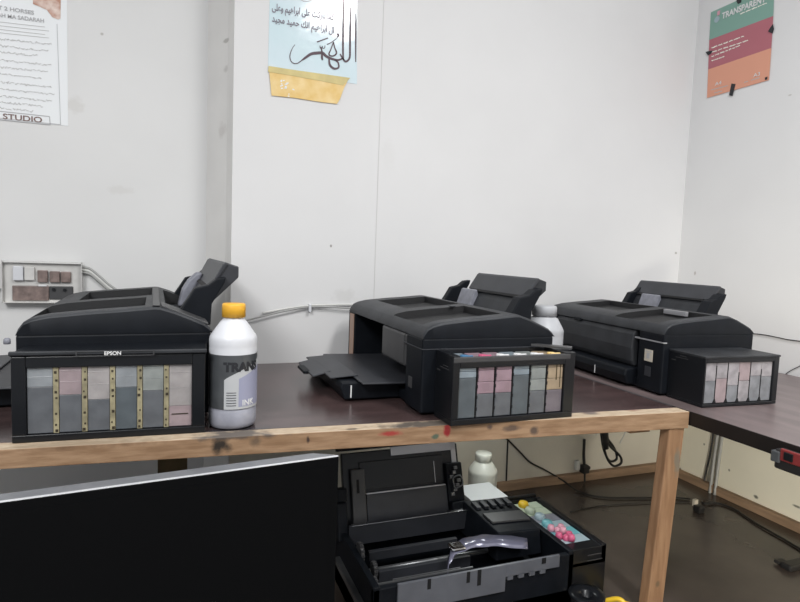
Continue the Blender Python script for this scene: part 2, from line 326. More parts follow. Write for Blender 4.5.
# ------------------------------------------------------------------ printers
PROF = [(0, .150), (.003, .160), (.010, .170), (.022, .176), (.045, .181), (.10, .1865), (.16, .191), (.203, .195), (.212, .1945), (.235, .187), (.262, .176), (.284, .166), (.294, .158), (.299, .148)]
def prof(u):
    for (a, za), (b, zb_) in zip(PROF, PROF[1:]):
        if u <= b: return za + (zb_-za)*(u-a)/(b-a)
    return PROF[-1][1]
W = .505
def printer(loc, rz, label, kind):
    P = thing('ink_tank_printer', label, 'printer', loc, rz, 'black photo printers with side ink tanks')
    # ---- lower case
    bm = bmesh.new()
    bm_box(bm, (0, 0, .004), (.296, .085, .150)); bm_box(bm, (0, .452, .004), (.296, W, .150))
    bm_box(bm, (.105 if kind != 'closed' else .02, .085, .004), (.296, .452, .150)); bm_box(bm, (.006, .085, .004), (.296, .452, .026))
    obj('case', bm, 'black', P, .004)
    for (fx, fy) in ((.02, .03), (.02, .45), (.26, .03), (.26, .45)):
        pass
    # ---- lid with two sunken bays
    pk = [(.014, .188, .034, .200, .015), (.062, .198, .245, .450, .015)]     # u0,u1,v0,v1,depth
    well = (.222, .2995, .10, .43, .040)
    eps = .0012
    us = sorted(set([p[0] for p in PROF] + [x for k in pk for x in (k[0], k[0]+eps, k[1]-eps, k[1])] + [well[0], well[0]+.01]))
    vs = sorted(set([0, .0025, .007, .015, W-.015, W-.007, W-.0025, W] + [x for k in pk+[well] for x in (k[2], k[2]+eps, k[3]-eps, k[3])] + [.085, .452, .23, .34]))
    drop = {0: .005, .0025: .0015, .007: .0003, W: .005, W-.0025: .0015, W-.007: .0003}
    def z(u, v):
        zz = prof(u) - drop.get(v, 0)
        for (u0, u1, v0, v1, dp) in pk:
            if u0+eps-1e-6 <= u <= u1-eps+1e-6 and v0+eps-1e-6 <= v <= v1-eps+1e-6: zz = prof(u) - dp
        if u >= well[0]+.0099 and well[2]+eps-1e-6 <= v <= well[3]-eps+1e-6: zz = .1515
        return max(zz, .1495)
    bm = bmesh.new()
    G = [[bm.verts.new((u, v, z(u, v))) for v in vs] for u in us]
    B = [[bm.verts.new((u, v, .1492)) for v in vs] for u in us]
    def inp(u, v): return any(u0 < u < u1 and v0 < v < v1 for (u0, u1, v0, v1, dp) in pk) or (u > well[0] and well[2] < v < well[3])
    for i in range(len(us)-1):
        for j in range(len(vs)-1):
            f = bm.faces.new((G[i][j], G[i+1][j], G[i+1][j+1], G[i][j+1])); f.smooth = True
            if inp((us[i]+us[i+1])/2, (vs[j]+vs[j+1])/2): f.material_index = 1
            bm.faces.new((B[i][j], B[i][j+1], B[i+1][j+1], B[i+1][j]))
    for i in range(len(us)-1):
        bm.faces.new((G[i][0], B[i][0], B[i+1][0], G[i+1][0])).material_index = 2; bm.faces.new((G[i][-1], G[i+1][-1], B[i+1][-1], B[i][-1]))
    for j in range(len(vs)-1):
        bm.faces.new((G[0][j], G[0][j+1], B[0][j+1], B[0][j])); bm.faces.new((G[-1][j], B[-1][j], B[-1][j+1], G[-1][j+1]))
    lid = obj('lid', bm, ['lid', 'pocket', 'black'], P)
    lid.data.set_sharp_from_angle(angle=math.radians(38))
    # thin raised rib dividing the bays, and the seam below the lid
    bm = bmesh.new(); bm_box(bm, (-.0012, -.0008, .128), (.010 if kind == 'closed' else .297, .100, .1298 if kind != 'closed' else .1312)); obj('seam_trim', bm, 'silver' if kind == 'closed' else 'dgrey', P, .0004) if kind != 'plain' else bm.free()
    # ---- front
    if kind == 'open':
        bm = bmesh.new(); bm_box(bm, (.000, .092, .078), (.012, .235, .148))
        obj('control_panel', bm, 'shade', P, .006)
        bm = bmesh.new(); bm_box(bm, (.0, .454, .03), (-.0015, .488, .146)); obj('sticker', bm, 'sticker', P)
        bm = bmesh.new(); bm_box(bm, (.098, .09, .03), (.104, .45, .145)); obj('paper_slot', bm, 'void', P)
        bm = bmesh.new(); bm_box(bm, (-.0016, .045, .044), (0, .063, .066)); obj('badge', bm, 'shade', P, .0004)
    elif kind == 'closed':
        prf = [(.008, .052), (.000, .066), (-.004, .10), (-.001, .135), (.006, .149), (.02, .149), (.02, .052)]
        bm = bmesh.new(); bm_prism(bm, prf, .105, .486); fp = obj('front_cover', bm, 'lid', P, .006, seg=3)
        bm = bmesh.new(); bm_box(bm, (-.003, .33, .142), (.008, .365, .152)); obj('finger_catch', bm, 'black', fp, .003)
        bm = bmesh.new(); bm_box(bm, (-.0016, .033, .077), (0, .060, .106)); obj('sticker', bm, 'rosesm', P)
        bm = bmesh.new(); bm_box(bm, (-.0022, .042, .084), (-.0017, .052, .098)); bm_box(bm, (-.0022, .036, .100), (-.0017, .057, .102)); obj('sticker_print', bm, 'grey_txt', P)
        bm = bmesh.new(); bm_box(bm, (-.0016, .036, .040), (0, .056, .064)); obj('badge', bm, 'dgrey', P, .0004)
    # ---- output tray
    if kind != 'closed':
        bm = bmesh.new()
        t = .004
        def pl(u0, u1, v0, v1, z0, z1, tt=t):
            bm_hex(bm, [(u0, v0, z0-tt), (u1, v0, z1-tt), (u1, v1, z1-tt), (u0, v1, z0-tt)], [(u0, v0, z0), (u1, v0, z1), (u1, v1, z1), (u0, v1, z0)])
        pl(-.085, .10, .10, .44, .046, .042); pl(-.136, -.075, .165, .405, .046, .050); pl(-.162, -.122, .215, .37, .040, .049)
        tr = obj('output_tray', bm, 'dgrey', P, .0018)
        bm = bmesh.new(); bm_prism(bm, [(-.118, .040), (-.122, .030), (-.112, .004), (.10, .003), (.10, .038)], .135, .44); obj('tray_base', bm, 'black', P, .003)
        bm = bmesh.new(); bm_box(bm, (-.172, .26, .034), (-.155, .33, .041)); obj('paper_stop', bm, 'black', tr, .002)
        bm = bmesh.new(); bm_box(bm, (-.100, .1338, .008), (-.0975, .1352, .034)); obj('tray_mark', bm, 'white', tr)
    else:
        bm = bmesh.new(); bm_prism(bm, [(-.022, .048), (-.026, .030), (-.014, .006), (.02, .004), (.02, .052)], .10, .44); obj('tray_base', bm, 'black', P, .006, seg=3)
        bm = bmesh.new(); bm_box(bm, (-.0262, .22, .012), (-.0248, .2225, .034)); obj('tray_mark', bm, 'white', P)
    # ---- rear paper feed
    ck = [(.226, .152), (.240, .170), (.262, .204), (.273, .222), (.297, .228), (.312, .240), (.330, .243), (.327, .232), (.304, .192), (.302, .152)]
    for nm, v0, v1 in (('feeder_cheek', .120 if kind == 'closed' else .074, .152 if kind == 'closed' else .104) if kind != 'open' else ('feeder_cheek', .094, .126), ('feeder_cheek', .436, .458)):
        bm = bmesh.new(); bm_prism(bm, ck, v0, v1); obj(nm, bm, 'black', P, .0025)
    bm = bmesh.new()
    cn, cf = {'plain': (.098, .435), 'open': (.122, .392), 'closed': (.150, .455)}[kind]
    ut, zt_s = {'plain': (.334, .270), 'open': (.336, .264), 'closed': (.335, .262)}[kind]
    bm_prism(bm, [(.266, .153), (.290, .205), (ut-.006, zt_s-.002), (ut, zt_s), (ut+.022, zt_s-.007), (ut+.022, zt_s-.028), (.303, .190), (.298, .153)], cn, cf)
    sp = obj('paper_support', bm, 'lid' if kind != 'plain' else 'dgrey', P, .002)
    bm = bmesh.new()                      # fold-over flap at the top of the support
    bm_prism(bm, [(.302, .2235), (ut-.009, zt_s-.0025), (ut-.003, zt_s+.0015), (ut, zt_s-.004), (.306, .2225)], cn-.005, cf+.005); obj('support_flap', bm, 'dgrey', sp, .0015)
    bm = bmesh.new(); bm_prism(bm, [(.297, .2185), (.293, .2195), (.2985, .2245), (.302, .2235)], cn+.02, cf-.02); obj('support_rib', bm, 'void', sp)
    bm = bmesh.new()
    if kind == 'plain':
        bm_prism(bm, [(.252, .160), (.262, .200), (.275, .222), (.294, .240), (.308, .238), (.296, .208), (.276, .160)], .34, .375); obj('edge_guide', bm, 'guide', P, .006, seg=3)
    else:
        bm_prism(bm, [(.262, .163), (.283, .222), (.290, .224), (.296, .205), (.274, .160)], .325, .400); obj('edge_guide', bm, 'guide', P, .002)
    bm = bmesh.new()
    if kind == 'plain':
        bm_hex(bm, [(.214, .006, .1935), (.292, .006, .161), (.292, .068, .161), (.214, .068, .1935)], [(.214, .006, .1975), (.292, .006, .165), (.292, .068, .165), (.214, .068, .1975)])
        obj('rear_flap', bm, 'shade', P, .001)
        bm2 = bmesh.new(); bm_box(bm2, (.200, .004, .1952), (.212, .44, .1972)); obj('hinge_strip', bm2, 'shade', P, .0006)
        bm3 = bmesh.new(); bm_box(bm3, (.225, .12, .1525), (.268, .42, .158)); obj('feed_ledge', bm3, 'dgrey', P, .001)
    else:
        bm_box(bm, (.150, .190, .192), (.162, .205, .1945)) if kind == 'open' else bm_box(bm, (.170, .105, .182), (.180, .185, .1945)); obj('hinge_strip', bm, 'silver' if kind == 'closed' else 'dgrey', P, .001)
    # ---- ink tank unit on the near side
    u0, u1 = {'plain': (.014, .286), 'open': (.028, .295), 'closed': (.019, .252)}[kind]
    v0, v1 = (-.109 if kind == 'closed' else -.076), -.001
    HT = .116 if kind == 'closed' else .133
    ml, mr, mt, mb = {'plain': (.019, .020, .021, .011), 'open': (.014, .024, .027, .011), 'closed': (.005, .016, .015, .007)}[kind]
    bm = bmesh.new()
    bm_box(bm, (u0, v0, 0.0), (u1, v1, mb)); bm_box(bm, (u0, v0, mb), (u0+ml, v1, HT-.004)); bm_box(bm, (u1-mr, v0, mb), (u1, v1, HT-.004))
    bm_box(bm, (u0+ml, v1-.005, mb), (u1-mr, v1, HT-.004)); bm_box(bm, (u0+ml, v0, HT-mt), (u1-mr, v0+.006, HT-.010 if kind == 'open' else HT-.004))
    U = obj('ink_tank_unit', bm, 'gloss', P, .0012)
    if kind == 'plain':
        U.matrix_local = Matrix.Translation((u0, v1, 0)) @ Matrix.Rotation(-.078, 4, 'Z') @ Matrix.Translation((-u0, -v1, 0))
    if kind == 'open':
        bm = bmesh.new(); bm_box(bm, (u0, v0-.0006, HT-.0175), (u1-.012, v0+.004, HT-.006)); obj('front_lip', bm, 'shade', U, .002)
        bm = bmesh.new()
        for k, mn in enumerate((0, 1, 2, 3, 4, 5)):
            pass
        bm.free()
    else:
        bm = bmesh.new(); bm_box(bm, (u0-.001, v0-.0015, HT-.004), (u1+.0015, v1+(.020 if kind == 'plain' else .0005), HT+.0005)); cv = obj('tank_cover', bm, 'lid' if kind == 'closed' else 'black', U, .0012)
        if kind == 'plain':
            bm = bmesh.new(); bm_box(bm, (u0-.002, v0-.004, HT-.002), (u1+.002, v0+.002, HT+.004)); obj('cover_lip', bm, 'lid', cv, .0015)
            bm = bmesh.new()           # embossed frame on the lip with the maker's plate
            for (a0, b0, a1, b1) in ((.10, 0, .102, .0075), (.208, 0, .21, .0075), (.10, .0065, .21, .0075), (.10, 0, .21, .001)):
                bm_box(bm, (a0, v0-.0048, HT-.004+b0), (a1, v0-.0038, HT-.004+b1))
            obj('name_frame', bm, 'shade', cv)
            text_obj('lettering', 'EPSON', .0078, 'white', lambda x, y, z: Vector((.151+x, v0-.0050-z, HT-.0002+y)), cv, bold=.0002)
            bm = bmesh.new(); bm_lathe(bm, [(0, 0), (.005, .001), (.005, .008), (.003, .010), (0, .010)], 12); 
            o = obj('latch_knob', bm, 'guide', cv); o.location = (-.003, -.03, .140)
    cols = {'plain': [('t_up_g', 't_dn', .36), ('t_up_p', 't_dn', .48), ('t_up_w', 't_dn', .56), ('t_up_g', 't_dn_b', .40), ('t_up_gr', 't_dn', .46), ('t_up_w', 't_up_p', .70)],
            'open': [('t_up_c', 't_dn_b', .32), ('t_up_pp', 't_dn', .60), ('t_up_pp', 't_dn', .60), ('t_up_c', 't_dn_b', .31), ('t_up_gr', 't_dn', .60), ('t_up_y', 't_dn_m', .60)],
            'closed': [('t_up_lt', 't_dn_lt', .50), ('t_up_lt', 't_up_p', .45), ('t_up_lt', 't_dn_lt', .62), ('t_up_p', 't_up_lt', .52), ('t_up_lt', 't_dn_lt', .42), ('t_up_lt', 't_dn_lt', .44)]}[kind]
    a, b = u0+ml, u1-mr; pitch = (b-a)/6; zb0, zt0 = mb+.0006, HT-.011
    if kind == 'closed': zt0 = HT-.006
    capm = ['bluewire', 'magenta', 'white', 'white', 'white', 'tape']
    for k, (cu, cd, lv) in enumerate(cols):
        gp = {'plain': .0042, 'open': .0018, 'closed': .0004}[kind]
        x0, x1 = a+k*pitch+(gp if k else .0006), a+(k+1)*pitch-(gp if k < 5 else .0006)
        zf = zt0 - (zt0-zb0)*lv
        bm = bmesh.new()
        yy = v0+.0045
        steps = [(zb0, zf, 1, 0), (zf, zt0, 0, 0)]
        if kind == 'open':   # waisted chambers stacked up the tank
            h3 = (zt0-zf)/3
            steps = [(zb0, zf, 1, 0)] + [(zf+i*h3, zf+(i+1)*h3, 0, (.0012 if i else 0)) for i in range(3)]
        for (za, zc, mi, ins) in steps:
            bm_box(bm, (x0+ins, yy, za+.0002), (x1-ins*.3, v1-.008, zc-.0002), mi)
        if kind == 'plain':
            for q in (.30, .62): bm_box(bm, (x0, yy-.0004, zt0-(zt0-zb0)*lv*q-.0005), (x1, yy+.001, zt0-(zt0-zb0)*lv*q+.0005), 0)
        tk = obj('ink_tank', bm, [cu, cd], U, .0012)
        if kind == 'plain' and k < 5:       # yellowed double walls with ink residue
            bm = bmesh.new(); bm_box(bm, (x1+.0006, v0+.003, zb0), (x1+.0078, v1-.010, HT-.012), 0)
            rr = random.Random(k)
            for zz in (.015, .024, .041, .065, .074, .092, .104):
                q = rr.uniform(-.0012, .0012); s_ = rr.uniform(.0010, .0021)
                bm_box(bm, (x1+.0042+q-s_, v0+.0026, zz-s_*1.1), (x1+.0042+q+s_, v0+.0031, zz+s_*1.1), 1)
            obj('tank_divider', bm, ['sepa', 'sepdot'], U)
        if kind == 'open':
            bm = bmesh.new(); bm_lathe(bm, [(0, zt0), (.008, zt0), (.008, HT-.008), (.007, HT-.0065), (0, HT-.0065)], 20, ((x0+x1)/2, v0+.022))
            obj('tank_cap', bm, capm[k], U)
            bm = bmesh.new(); bm_box(bm, (x0+.005, v0+.0045, zt0), (x1-.008, v0+.008, HT-.0045)); obj('filler_tab', bm, capm[k], U, .0008)
    if kind == 'plain':      # dark ink line low in the last tank
        bm = bmesh.new(); bm_box(bm, (b-pitch+.008, v0+.0036, .031), (b-.006, v0+.0046, .0325)); obj('ink_line', bm, 'sepdot', U)
    if kind == 'open':
        bm = bmesh.new()
        rr = random.Random(3)
        bm.free()
        for k in range(1, 6):
            bm = bmesh.new(); bm_box(bm, (a+k*pitch-.0006, v0+.0042, mb), (a+k*pitch+.0008, v0+.010, HT-.018))
            for zz in (.028, .050, .070, .090): bm_box(bm, (a+k*pitch-.0014, v0+.003, zz-.003), (a+k*pitch+.0018, v0+.010, zz+.003))
            obj('tank_divider', bm, 'void', U)
        bm = bmesh.new(); bm_box(bm, (b-.017, v0+.0040, .075), (b-.0145, v0+.0046, .118)); bm_box(bm, (b-.008, v0+.0040, .060), (b-.006, v0+.0046, .119)); obj('ink_streak', bm, 'darkwood', U)
        # hinge arm of the missing cover and the thin white tube
        bm = bmesh.new(); bm_hex(bm, [(.235, -.01, .133), (.252, -.01, .133), (.318, -.035, .130), (.300, -.055, .130)], [(.235, -.01, .137), (.252, -.01, .137), (.318, -.035, .134), (.300, -.055, .134)])
        obj('hinge_arm', bm, 'shade', U)
        bm = bmesh.new(); bm_tube(bm, [(.29, -.045, .128), (.308, -.05, .118), (.313, -.05, .095), (.308, -.05, .070), (.292, -.045, .062)], .0013, 6); obj('air_tube', bm, 'whitewire', U)
    if kind == 'closed':
        for k in range(1, 6):
            bm = bmesh.new(); x = a+k*pitch
            bm_prism(bm, [(x-.006, zb0), (x+.005, zb0), (x+.001, zb0+.010), (x-.001, zb0+.010)], v0+.003, v0+.010)
            bm_box(bm, (x-.0008, v0+.0036, zb0+.008), (x+.0008, v0+.010, zt0 - random.uniform(.0, .05)))
            obj('tank_divider', bm, 'void', U)
    # side marks on the tank unit (faces the front of the printer)
    if kind != 'plain':
        bm = bmesh.new(); bm_box(bm, (u0-.0008, -.060, .100), (u0, -.022, .1012)); bm_box(bm, (u0-.0008, -.055, .105), (u0, -.035, .1062)); bm_box(bm, (u0-.0008, -.022, .092), (u0, -.010, .094)); obj('side_mark', bm, 'shade', U)
    return P
printer((-.240, 1.090, TT+.0006), .03, 'black ink tank printer at the left end of the table, beside the orange-capped bottle', 'plain').scale = (1.02, 1.06, 1.03)
printer((.440, 1.000, TT+.0006), 0., 'black printer in the middle of the table with pulled-out tray and pinkish open-topped tanks', 'open')
printer((1.058, 1.02, TT+.0006), -.06, 'black printer by the right corner with closed front cover, small square sticker and cloudy tanks', 'closed').scale = (.915, .97, .965)

# ------------------------------------------------------------------ bottles
def bottle(loc, rz, label, mb, mc, r, h, capr, caph, grp=None, neck=None):
    B = thing('plastic_bottle', label, 'bottle', loc, rz)
    sh = h-caph
    prof_ = [(0, .003), (r*.80, .0), (r*.95, .003), (r, .010), (r, h*.155), (r*.965, h*.165), (r*.965, h*.175), (r, h*.185), (r, h*.64), (r*.99, h*.655), (r, h*.67), (r, h*.71), (r*.985, h*.728), (r*.95, h*.745), (capr*1.12, h*.855), (capr*.88, h*.875), (capr*.88, sh+.002), (0, sh+.002)]
    bm = bmesh.new(); bm_lathe(bm, prof_, 48, mi=([1]*2+[2]*5+[0]*20) if 'orange' in label else None); body = obj('bottle_body', bm, [mb, 'hdpe_dark', 'hdpe_ink'], B)
    bm = bmesh.new(); n = 40
    bm_lathe(bm, [(0, sh-.001), (capr, sh-.001), (capr, h-.003), (capr*.94, h), (0, h)], 44)
    for v in bm.verts:
        rr = math.hypot(v.co.x, v.co.y)
        if rr > capr*.99:
            a = math.atan2(v.co.y, v.co.x); k = 1+.018*(round(a/(2*math.pi)*44) % 2); v.co.x *= k; v.co.y *= k
    obj('cap', bm, mc, B)
    return B
pb = PZ(231, 424, TT)
b1 = bottle((pb.x+.002, pb.y-.001, TT), math.radians(0), 'white plastic bottle with orange cap and grey label on the table', 'hdpe', 'orange', .0402, .2135, .0195, .0225)
def cyl(r, c=0.):      # wrap flat drawing round the bottle; angle 0 faces the camera side (-y)
    def f(x, y, z): a = x/r + c; return Vector((math.sin(a)*(r+z), -math.cos(a)*(r+z), y))
    return f
r1 = .0406
bm = bmesh.new(); f1 = cyl(r1)
Z0, Z1 = .037, .129
NX = 60
def lab_grid(bm, x0, x1, zlo, zhi, dz, mi, n=30):
    prev = None
    for i in range(n+1):
        x = x0+(x1-x0)*i/n
        lo = zlo(x) if callable(zlo) else zlo; hi = zhi(x) if callable(zhi) else zhi
        a_, b_ = bm.verts.new(f1(x, lo, dz)), bm.verts.new(f1(x, hi, dz))
        if prev: fc = bm.faces.new((prev[0], a_, b_, prev[1])); fc.material_index = mi; fc.smooth = True
        prev = (a_, b_)
lab_grid(bm, -.10, .10, Z0, Z1, .0002, 0, 60)
xa = -.018
wave = lambda x: Z0+.050 + .035*max(0, (x-xa)/.075)**.8
lab_grid(bm, xa, .072, Z0, wave, .0004, 1)
lab_grid(bm, .006, .072, Z0+.004, lambda x: wave(x)-.012-.0*x, .0006, 2)
lb = obj('label', bm, ['label', 'label3', 'label2'], b1)
text_obj('lettering', 'TRANS', .0205, 'ink_txt', lambda x, y, z: cyl(r1+.0006)(x-.019, y+.1085, z), b1, align='LEFT', bold=.0013)
text_obj('lettering', 'INK', .014, 'white', lambda x, y, z: cyl(r1+.0010)(x+.012, y+Z0+.010, z), b1, align='LEFT', bold=.0002)
bm = bmesh.new()
for i in range(6): lab_grid(bm, -.014, .002, Z0+.006+i*.0044, Z0+.0072+i*.0044, .0008, 0, 6)
obj('small_print', bm, 'dgrey', b1)
# white bottle behind the middle printer
pb = PZ(548, 385, TT)
bottle((.816, 1.15, TT), 0, 'white bottle with white cap standing between the middle and right printers', 'hdpe_grey', 'hdpe_grey', .047, .200, .0285, .022)
b3 = bottle((.835, 1.43, 0), 0, 'white plastic bottle under the table against the back wall', 'hdpe_warm', 'hdpe_warm', .042, .186, .0235, .022)
# ------------------------------------------------------------------ monitor standing in front of the table
mA = PZ(338, 456, .452); mB = PZ(0, 502, .452)
dv = (mA-mB).normalized(); ang = math.atan2(dv.y, dv.x)
mon = thing('monitor', 'switched-off black flat monitor with silver top edge in the foreground', 'monitor', (0, 0, 0), 0)
Wm = .56
mon.location = (mA.x-dv.x*Wm/2, mA.y-dv.y*Wm/2, 0); mon.rotation_euler = (0, 0, ang)
zt = .452; zl = zt-.335
bm = bmesh.new(); bm_prism(bm, [(-Wm/2, .001), (Wm/2, .001), (Wm/2, .006), (Wm/2-.03, .026), (-Wm/2+.03, .026), (-Wm/2, .006)], zl, zt, 'z'); obj('back_shell', bm, 'bezel', mon, .0012)
bm = bmesh.new(); bm_box(bm, (-Wm/2, -.0035, zl), (Wm/2, .001, zt)); obj('bezel', bm, 'screen', mon, .0008)
bm = bmesh.new(); bm_box(bm, (-Wm/2+.012, -.0042, zl+.022), (Wm/2-.012, -.0034, zt-.012)); obj('screen', bm, 'screen', mon)
bm = bmesh.new(); bm_box(bm, (-Wm/2, -.0032, zt), (Wm/2, .0012, zt+.0012)); obj('edge_trim', bm, 'bezel_edge', mon, .0004)
bm = bmesh.new(); bm_box(bm, (-.035, .026, .012), (.035, .045, zl+.14)); obj('stand', bm, 'black', mon, .003)
bm = bmesh.new(); bm_lathe(bm, [(0, 0), (.11, 0), (.11, .006), (.10, .012), (0, .014)], 40, (0, .03)); obj('stand_base', bm, 'black', mon)
# ------------------------------------------------------------------ dismantled printer under the table
D = thing('dismantled_printer', 'stripped black printer with raised back panel and coloured ink caps under the table', 'printer', (.60, 1.09, 0), 0)
def dl(o): return tloc(o, D)
X0, X1, Y0, Y1 = .345, .796, .965, 1.235
bm = bmesh.new()
bm_box(bm, (X0, Y0, 0), (X1, Y0+.012, .128)); bm_box(bm, (X0, Y1-.012, 0), (X1, Y1, .125)); bm_box(bm, (X0, Y0, 0), (X0+.014, Y1, .132)); bm_box(bm, (X1-.014, Y0, 0), (X1, Y1, .135)); bm_box(bm, (X0, Y0, 0), (X1, Y1, .05))
case = dl(obj('lower_case', bm, 'black', bevel=.002))
def dp(o, par=case):
    o.parent = par; o.matrix_parent_inverse = Matrix.Translation(-D.location) if par is D else Matrix.Identity(4); return o
def part(name, bm, m, bevel=.001): return dl(obj(name, bm, m, bevel=bevel))
# front charcoal panel with slots
bm = bmesh.new()
zt_ = .134
xs = [.392, .430, .437, .500, .507, .521, .531, .585, .741]
segs = [(.392, .430), (.437, .500), (.507, .523), (.533, .60), (.604, .622), (.626, .645), (.649, .668), (.672, .690), (.696, .752)]
bm_box(bm, (.392, Y0-.006, .078), (.625, Y0-.0005, zt_)); bm_box(bm, (.625, Y0-.006, .108), (.755, Y0-.0005, zt_))
for k in range(4): bm_box(bm, (.630+k*.026, Y0-.006, .100), (.643+k*.026, Y0-.0005, .110))
part('front_panel', bm, 'grill', .0006)
bm = bmesh.new(); bm_box(bm, (X0-.012, Y0-.02, .060), (.392, Y0-.002, .080)); bm_box(bm, (X0-.012, Y0-.02, .062), (X0+.002, Y1-.04, .075)); part('front_rail', bm, 'steel')
bm = bmesh.new()
for a_, b_, c_ in ((.452, .459, .118), (.536, .543, .116), (.560, .568, .106), (.71, .72, .126)):
    bm = bmesh.new(); bm_box(bm, (a_, Y0-.0068, c_-.004), (b_, Y0-.0058, zt_+.0002)); part('panel_slot', bm, 'void', 0)
# inner rails, chassis bars, gears
bm = bmesh.new()
bm_box(bm, (X0+.015, 1.175, .105), (X1-.02, 1.182, .150)); part('main_rail', bm, 'dgrey', .001)
bm = bmesh.new(); bm_box(bm, (X0+.02, 1.1725, .1495), (X1-.10, 1.1845, .1515)); part('rail_edge', bm, 'chrome', .0004)
bm = bmesh.new(); bm_tube(bm, [(X0+.02, 1.08, .098), (X1-.02, 1.08, .098)], .005, 12, False); part('carriage_rod', bm, 'steel', 0)
bm = bmesh.new(); bm_tube(bm, [(X0+.02, 1.02, .088), (X1-.02, 1.02, .088)], .006, 12, False)
for k in range(9): bm_tube(bm, [(X0+.05+k*.042, 1.02, .088), (X0+.066+k*.042, 1.02, .088)], .010, 12, False)
part('feed_roller', bm, 'shade', 0)
bm = bmesh.new(); bm_box(bm, (.39, 1.125, .092), (.60, 1.135, .112)); bm_box(bm, (.39, 1.06, .07), (.60, 1.068, .104)); part('cross_bar', bm, 'dgrey', .001)
bm = bmesh.new(); bm_box(bm, (X0+.012, Y0+.013, .128), (.56, Y0+.016, .1305)); bm_box(bm, (X0+.05, Y0+.028, .122), (.54, Y0+.031, .1245)); part('bright_trim', bm, 'steel', 0)
bm = bmesh.new()
for (gx, gy, gz, gr_) in ((.36, 1.00, .115, .014), (.372, 1.04, .125, .012), (.362, 1.10, .13, .018)):
    for k in range(12):
        a_ = k*math.pi/6; bm_box(bm, (gx-.004, gy+gr_*math.cos(a_)-.002, gz+gr_*math.sin(a_)-.002), (gx+.004, gy+gr_*math.cos(a_)+.002, gz+gr_*math.sin(a_)+.002))
    bm_tube(bm, [(gx-.004, gy, gz), (gx+.004, gy, gz)], gr_, 16, False)
part('gear', bm, 'shade', 0)
# ribbon cable arched over the carriage
bm = bmesh.new()
rb = catmull([(.515, 1.00, .122), (.530, 1.02, .134), (.555, 1.035, .143), (.60, 1.04, .146), (.65, 1.035, .143), (.715, 1.02, .134)], 6)
prev = None
for i, p in enumerate(rb):
    hw = .016+.002*math.sin(i)
    a_, b_ = bm.verts.new(p+Vector((-.008, -hw, -.004))), bm.verts.new(p+Vector((.008, hw, .004)))
    if prev: fc = bm.faces.new((prev[0], a_, b_, prev[1])); fc.smooth = True
    prev = (a_, b_)
o = part('ribbon_cable', bm, 'ribbon', 0); md = o.modifiers.new('s', 'SOLIDIFY'); md.thickness = .0012
bm = bmesh.new(); bm_box(bm, (.535, 1.02, .140), (.566, 1.05, .150)); part('ribbon_glint', bm, 'chrome', .004)  # bright block standing in for the glint on the ribbon cable
# print-head carriage block at the right
bm = bmesh.new(); bm_hex(bm, [(.655, 1.045, .09), (.772, 1.045, .09), (.772, 1.20, .09), (.64, 1.20, .09)], [(.66, 1.05, .152), (.768, 1.05, .146), (.768, 1.195, .160), (.648, 1.195, .164)])
cb = part('carriage', bm, 'black', .003)
bm = bmesh.new(); bm_hex(bm, [(.665, 1.085, .1555), (.764, 1.085, .1505), (.764, 1.125, .1535), (.662, 1.125, .1585)], [(.665, 1.085, .1600), (.764, 1.085, .1550), (.764, 1.125, .1580), (.662, 1.125, .1630)]); part('carriage_plate', bm, 'shade', .001)
bm = bmesh.new()
for k in range(5): bm_hex(bm, [(.660+k*.021, 1.148, .160), (.672+k*.021, 1.148, .160), (.672+k*.021, 1.178, .162), (.660+k*.021, 1.178, .162)], [(.660+k*.021, 1.148, .1665), (.672+k*.021, 1.148, .1660), (.672+k*.021, 1.178, .168), (.660+k*.021, 1.178, .168)])
part('cartridge_latch', bm, 'dgrey', .0008)
# raised back panel, leaning against the rear
def lean(x, s, o_=0):
    x = .362+(x-.362)*1.075    # s metres up the leaning panel, o_ out of its face
    return (x, 1.215+.32*s-.93*o_*1.0, .125+.95*s-.3*o_*-1)
def leanbox(bm, x0, x1, s0, s1, o0, o1, mi=0):
    P_ = [lean(x0, s0, o0), lean(x1, s0, o0), lean(x1, s0, o1), lean(x0, s0, o1)]; Q = [lean(x0, s1, o0), lean(x1, s1, o0), lean(x1, s1, o1), lean(x0, s1, o1)]
    bm_hex(bm, P_, Q, mi)
bm = bmesh.new(); leanbox(bm, .362, .640, 0, .165, -.014, 0); bp = part('back_panel', bm, 'gloss', .002)
bm = bmesh.new(); leanbox(bm, .475, .633, .150, .172, 0, .003); leanbox(bm, .622, .634, .112, .172, 0, .003); part('silver_strip', bm, 'silver', .0006)
bm = bmesh.new(); leanbox(bm, .352, .640, .170, .178, -.01, .006); part('top_rim', bm, 'void', .001)
bm = bmesh.new(); leanbox(bm, .400, .600, .078, .142, 0, .004); part('inner_panel', bm, 'gloss', .001)
bm = bmesh.new(); leanbox(bm, .410, .600, .006, .070, 0, .012); part('lower_panel', bm, 'dgrey', .002)
bm = bmesh.new(); leanbox(bm, .410, .597, .070, .0725, .004, .013); leanbox(bm, .575, .5765, .078, .128, .004, .0055); part('panel_edge', bm, 'silver', 0)
bm = bmesh.new(); leanbox(bm, .378, .408, .0, .128, .004, .014); gd = part('edge_guide', bm, 'shade', .002)
bm = bmesh.new(); leanbox(bm, .389, .394, .075, .105, .0145, .0155); part('guide_slot', bm, 'void', 0)
bm = bmesh.new(); leanbox(bm, .340, .362, -.02, .06, -.02, .03); leanbox(bm, .345, .366, .06, .09, -.02, .02); part('panel_bracket', bm, 'black', .003)
bm = bmesh.new(); leanbox(bm, .603, .645, -.02, .03, -.02, .03); leanbox(bm, .600, .640, .03, .12, -.01, .018); part('panel_bracket', bm, 'black', .003)
bm = bmesh.new()
for k in range(7):
    x_ = .605+.006*(k % 4); leanbox(bm, x_, x_+.008, .045+.010*k, .052+.010*k, .018, .024+.002*(k % 3))
